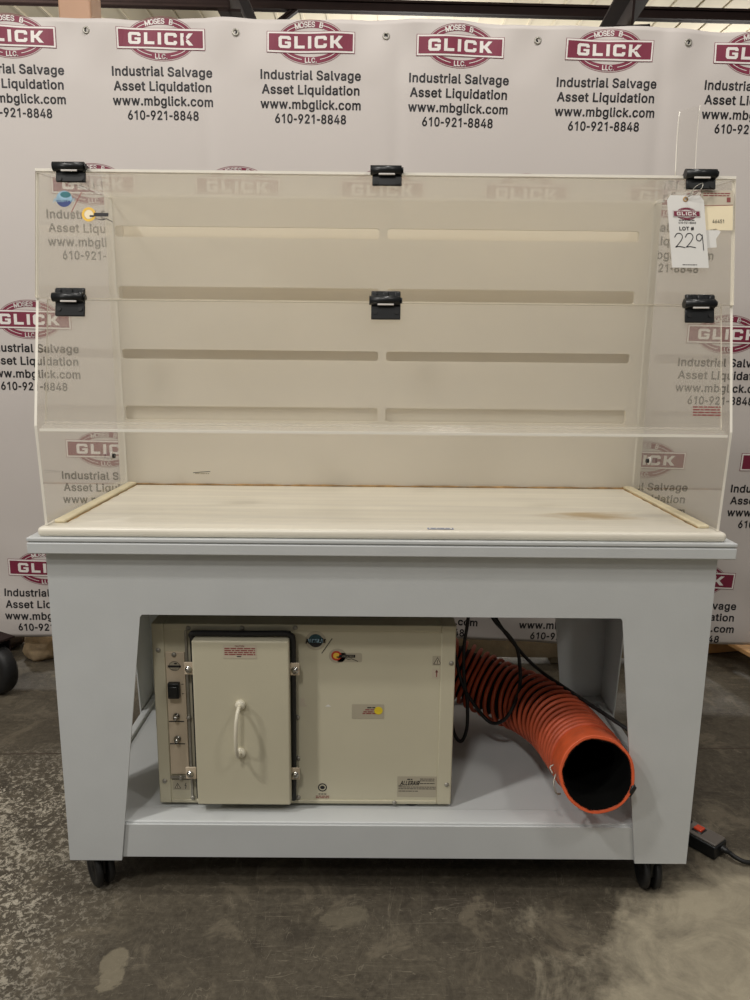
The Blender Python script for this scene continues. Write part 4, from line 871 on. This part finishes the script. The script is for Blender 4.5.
b.tube(spline([c0 + v3(-.090, .035, .0), c0 + v3(-.099, .03, -.004), c0 + v3(-.094, .02, -.014)], 6), .002, M['zinc'], 8); b.build('clamp_wire', hose)
b = MB(); T = Matrix.Translation(c0 + v3(.079, -.004, -.036)) @ Matrix.Rotation(.5, 4, 'Y'); b.box(-.007, .006, -.012, .008, -.016, .014, M['black'], .004, 2, T); b.build('strap_end', hose)

# ------------------------------------------------------------------ cords
def cord(name, pts, r, label):
    k = 1 / .967; o = Vector((-.186, .4, .155)); q = Vector(box.location)             # cabinet frame
    b = MB(); b.tube([o + (p - q) * k for p in spline(pts, 10)], r, M['rubber'], 10)
    c = b.build(name); c.parent = box; c.matrix_parent_inverse = Matrix.Translation(-o); c['label'] = label
cord('power_cord', [(.262, .46, .855), (.252, .42, .66), (.245, .402, .568), (.237, .401, .495), (.240, .403, .402), (.251, .400, .327), (.253, .401, .247), (.238, .401, .206), (.217, .402, .231), (.205, .42, .30)], .0052,
     'black cord')
cord('power_cord', [(.28, .46, .855), (.285, .42, .66), (.314, .40, .578), (.364, .401, .522), (.388, .401, .478), (.393, .376, .397), (.369, .331, .354), (.343, .340, .303), (.31, .372, .283), (.262, .401, .333), (.235, .403, .383), (.219, .403, .443), (.205, .42, .50)], .0052,
     'black cord')
cord('power_cord', [(.29, .5, .855), (.30, .46, .66), (.326, .423, .57), (.386, .423, .487), (.452, .421, .419), (.522, .299, .403), (.575, .119, .418), (.618, .060, .400), (.655, .050, .33), (.672, .052, .225), (.668, .2, .205), (.70, .3, .206), (.748, .33, .17), (.762, .345, .04), (.79, .35, .012), (.803, .34, .020)], .0052,
     'black cord')

# ------------------------------------------------------------------ power strip on the floor
strip = thing('power_strip', 'black power strip with a red rocker switch on the floor beyond the right leg', 'power strip', (.86, .24, 0))
A = v3(.878, .170, 0); B_ = v3(.926, .206, 0); u = (B_ - A).normalized(); w = v3(-u.y, u.x, 0)      # u: across the end, w: along the strip (away)
TS = Matrix(((u.x, w.x, 0, A.x), (u.y, w.y, 0, A.y), (0, 0, 1, 0), (0, 0, 0, 1))); WD = (B_ - A).length; LN = .235
b = MB(); b.box(0, WD, 0, LN, .0005, .037, M['black'], .004, 2, TS); b.build('case', strip)
b = MB(); b.box(.003, WD - .003, .003, LN - .003, .036, .0425, M['grey_top'], .003, 2, TS); o = b.build('top_cover', strip); o['label'] = 'grey top face'
b = MB(); b.box(WD / 2 - .015, WD / 2 + .015, .048, .076, .0415, .0455, M['black'], .002, 2, TS); sw = b.build('switch_bezel', strip)
b = MB(); b.box(WD / 2 - .011, WD / 2 + .011, .051, .073, .044, .0505, M['redswitch'], .002, 2, TS @ Matrix.Translation((0, 0, .0))); o = b.build('rocker', sw); o['label'] = 'red rocker'
for q in (.090, .142, .188):
    b = MB(); b.box(WD / 2 - .019, WD / 2 + .019, q, q + .042, .0415, .046, M['black'], .004, 2, TS)
    c = TS @ v3(WD / 2, q + .021, .046); b.lathe(c, (0, 0, 1), [(-.001, .017), (.003, .017), (.003, .0145), (-.0005, .0145), (-.0005, 0)], M['rubber'], 24); b.build('socket', strip)
b = MB(); e = TS @ v3(WD * .62, 0, .02); dirn = -(TS.to_3x3() @ v3(0, 1, 0))
b.lathe(e, dirn, [(-.002, .010), (.004, .010), (.006, .007), (.012, .009), (.014, .006), (.024, .0055), (.024, 0)], M['black'], 18); b.build('strain_relief', strip)
b = MB(); b.tube(spline([e + dirn * .015, e + dirn * .04 + v3(0, 0, -.004), (.955, .150, .012), (1.02, .158, .007), (1.12, .19, .007), (1.28, .22, .007)], 8), .0058, M['rubber'], 10); b.build('supply_cord', strip)

# ------------------------------------------------------------------ lot tag
tg = thing('lot_tag', 'pale card lot tag numbered 229 hanging at the upper right hinge', 'tag', (.63, .085, 1.475))
def ontag(uu, vv, off):
    x = .5815 + uu * .0765 + (1 - vv) * .0135; z = 1.618 - (1 - vv) * .147
    y = .0565 + (z - 1.3965) * .179 - .0065; return Vector((x, y - off, z))
b = MB(); pts = [(.0, 0), (1, 0), (1, .93), (.90, 1), (.10, 1), (0, .93)]
b.prism([ontag(a, c, .0006) for a, c in pts], (0, .0006, 0), M['tagpaper']); b.build('card', tg)
asp = .147 / .0765
class TagFlat(Flat): pass
f = Flat(lambda a, c, o: ontag(a / .0765, c / .147, .0007 + o), .00025)
cx = .0383
f.emblem(cx, .1095, .182, M['white'], M['maroon'], False); f.smallprint(cx - .017, cx + .017, (.0965,), .0016, M['ink'], 1, 41); f.text('610-921-8848', cx, .0915, .0042, M['ink'], .036, 1, .03); f.build('emblem_print', tg)
f = Flat(lambda a, c, o: ontag(a / .0765, c / .147, .0007 + o), .00025)
f.text('LOT #', cx - .002, .0795, .0068, M['ink'], .031, 1, .06); f.build('lot_print', tg)
f = Flat(lambda a, c, o: ontag(a / .0765, c / .147, .0007 + o), .00025); f.smallprint(cx - .016, cx + .014, (.006,), .0014, M['ink'], 1, 42); f.build('footer_print', tg)
f = Flat(lambda a, c, o: ontag(a / .0765, c / .147, .0008 + o), .00025)
def curve2(pts): return [(p.x, p.y) for p in spline([(a, c, 0) for a, c in pts], 6)]
for ox in (.010, .032):
    f.line(curve2([(ox, .062), (ox + .005, .069), (ox + .013, .069), (ox + .016, .062), (ox + .011, .053), (ox + .003, .044), (ox + .001, .042), (ox + .009, .043), (ox + .020, .041)]), .0016, M['pen'])
f.line(curve2([(.067, .065), (.062, .069), (.056, .065), (.056, .057), (.062, .055), (.067, .062), (.0675, .067), (.068, .055), (.0685, .036)]), .0016, M['pen']); o = f.build('handwritten_number', tg)
b = MB(); c = ontag(.5, .945, .0012); b.lathe(c, (0, -1, 0), [(0, .0055), (.0008, .0052), (.0008, .0028), (0, .0026)], M['rust'], 18); b.build('eyelet', tg)
b = MB(); b.tube(spline([c + v3(0, -.001, 0), c + v3(.006, -.006, .008), c + v3(.014, -.010, .022), c + v3(.030, -.006, .030), c + v3(.024, -.012, .016), c + v3(.004, -.005, .004)], 8), .0008, M['zinc'], 6); o = b.build('tie_wire', tg)
# clear sleeve curling up over the top edge
fs = thing('plastic_sleeve', 'narrow clear plastic sleeve sticking up beside the upper right hinge', 'plastic sleeve', (.63, .125, 1.665))
b = MB(); rows = []
for j in range(11):
    t = j / 10; z = 1.662 + .128 * t; x0 = .6075 + .001 * t; x1 = .649 + .001 * t; yb = .118 + .010 * math.sin(t * 2.0)
    rows.append([b.bm.verts.new((x0 + (x1 - x0) * k / 6, yb - .006 * math.sin(PI * k / 6), z + (.012 * (k / 6) if j == 10 else 0))) for k in range(7)])
b._tag([b.bm.faces.new((rows[j][k], rows[j][k + 1], rows[j + 1][k + 1], rows[j + 1][k])) for j in range(10) for k in range(6)], M['film'], True); b.build('film', fs)
b = MB(); b.tube([(.6075 + .001 * t / 10, .118 + .010 * math.sin(t / 5), 1.662 + .0128 * t) for t in range(11)], .0012, M['edge'], 6)
b.tube([(.649 + .001 * t / 10, .118 + .010 * math.sin(t / 5), 1.662 + .0140 * t) for t in range(11)], .0008, M['edge'], 6); b.build('sealed_edge', fs)

# ------------------------------------------------------------------ things behind and beside the banner
def lumpy(name, c, r, m, seed, fl=.25):
    b = MB(); bmesh.ops.create_icosphere(b.bm, subdivisions=4, radius=1); zmin = 9
    for v in b.bm.verts:
        nn = mnoise.noise(v.co * 1.7 + Vector((seed, 0, 0))) * fl + abs(mnoise.noise(v.co * 4 + Vector((0, seed, 0)))) * fl * .6
        q = v.co * (1 + nn); v.co = Vector((c[0] + q.x * r[0], c[1] + q.y * r[1], max(0.001, c[2] + q.z * r[2])))
    b._tag(b.bm.faces, m, True); return b.build(name)
tag(lumpy('paper_bundle', (-1.435, 1.46, .055), (.085, .07, .075), M['kraft'], 3.1), 'crumpled brown paper bundle on the floor under the banner at left', 'bundle')
tag(lumpy('cloth_heap', (-1.66, 1.56, .07), (.115, .09, .085), M['brown_cloth'], 8.2), 'dark sacking heap behind the black wheel', 'cloth')
wl = thing('trolley_wheel', 'black rubber trolley wheel at the left edge of the picture', 'wheel', (-1.452, 1.10, 0))
b = MB(); RR = .098; b.lathe((-1.452, 1.11, RR), (.5, .87, 0), [(-.030, .03), (-.030, RR - .02), (-.024, RR - .006), (-.012, RR), (.012, RR), (.024, RR - .006), (.030, RR - .02), (.030, .03)], M['rubber'], 40, True); b.build('tyre', wl)
b = MB(); b.cyl((-1.472, 1.075, RR), (-1.432, 1.145, RR), .032, M['zinc']); b.build('hub', wl)
b = MB(); T = Matrix.Translation((-1.452, 1.11, 0)) @ Matrix.Rotation(1.05, 4, 'Z'); b.box(-.044, -.038, -.03, .03, RR - .02, .215, M['brown_steel'], .002, 1, T); b.box(.038, .044, -.03, .03, RR - .02, .215, M['brown_steel'], .002, 1, T); b.box(-.05, .05, -.05, .05, .215, .224, M['brown_steel'], .002, 1, T); b.build('fork', wl)
tb = MB(); tb.box(.15, 1.36, 1.40, 1.50, .034, .118, M['timber'], .004); t = tb.build('timber_skid'); tag(t, 'long grey timber on low blocks on the floor behind the banner', 'timber')
t0 = None
for x in (.25, .75, 1.25):
    b = MB(); b.box(x, x + .09, 1.425, 1.49, 0, .034, M['timber'], .002); b.build('block', t)
pal = thing('wooden_pallet', 'pale wooden pallet half under the banner at the right edge', 'pallet', (1.8, 1.5, 0))
TP = Matrix.Translation((1.56, 1.10, 0)) @ Matrix.Rotation(math.radians(12), 4, 'Z')
for i in range(5):
    b = MB(); b.box(i * .17, i * .17 + .12, 0, .95, .095, .115, M['pine'], .003, 1, TP); b.build('deck_board', pal)
for y in (.02, .44, .86):
    b = MB(); b.box(0, .80, y, y + .06, .002, .095, M['pine'], .003, 1, TP); b.build('stringer', pal)
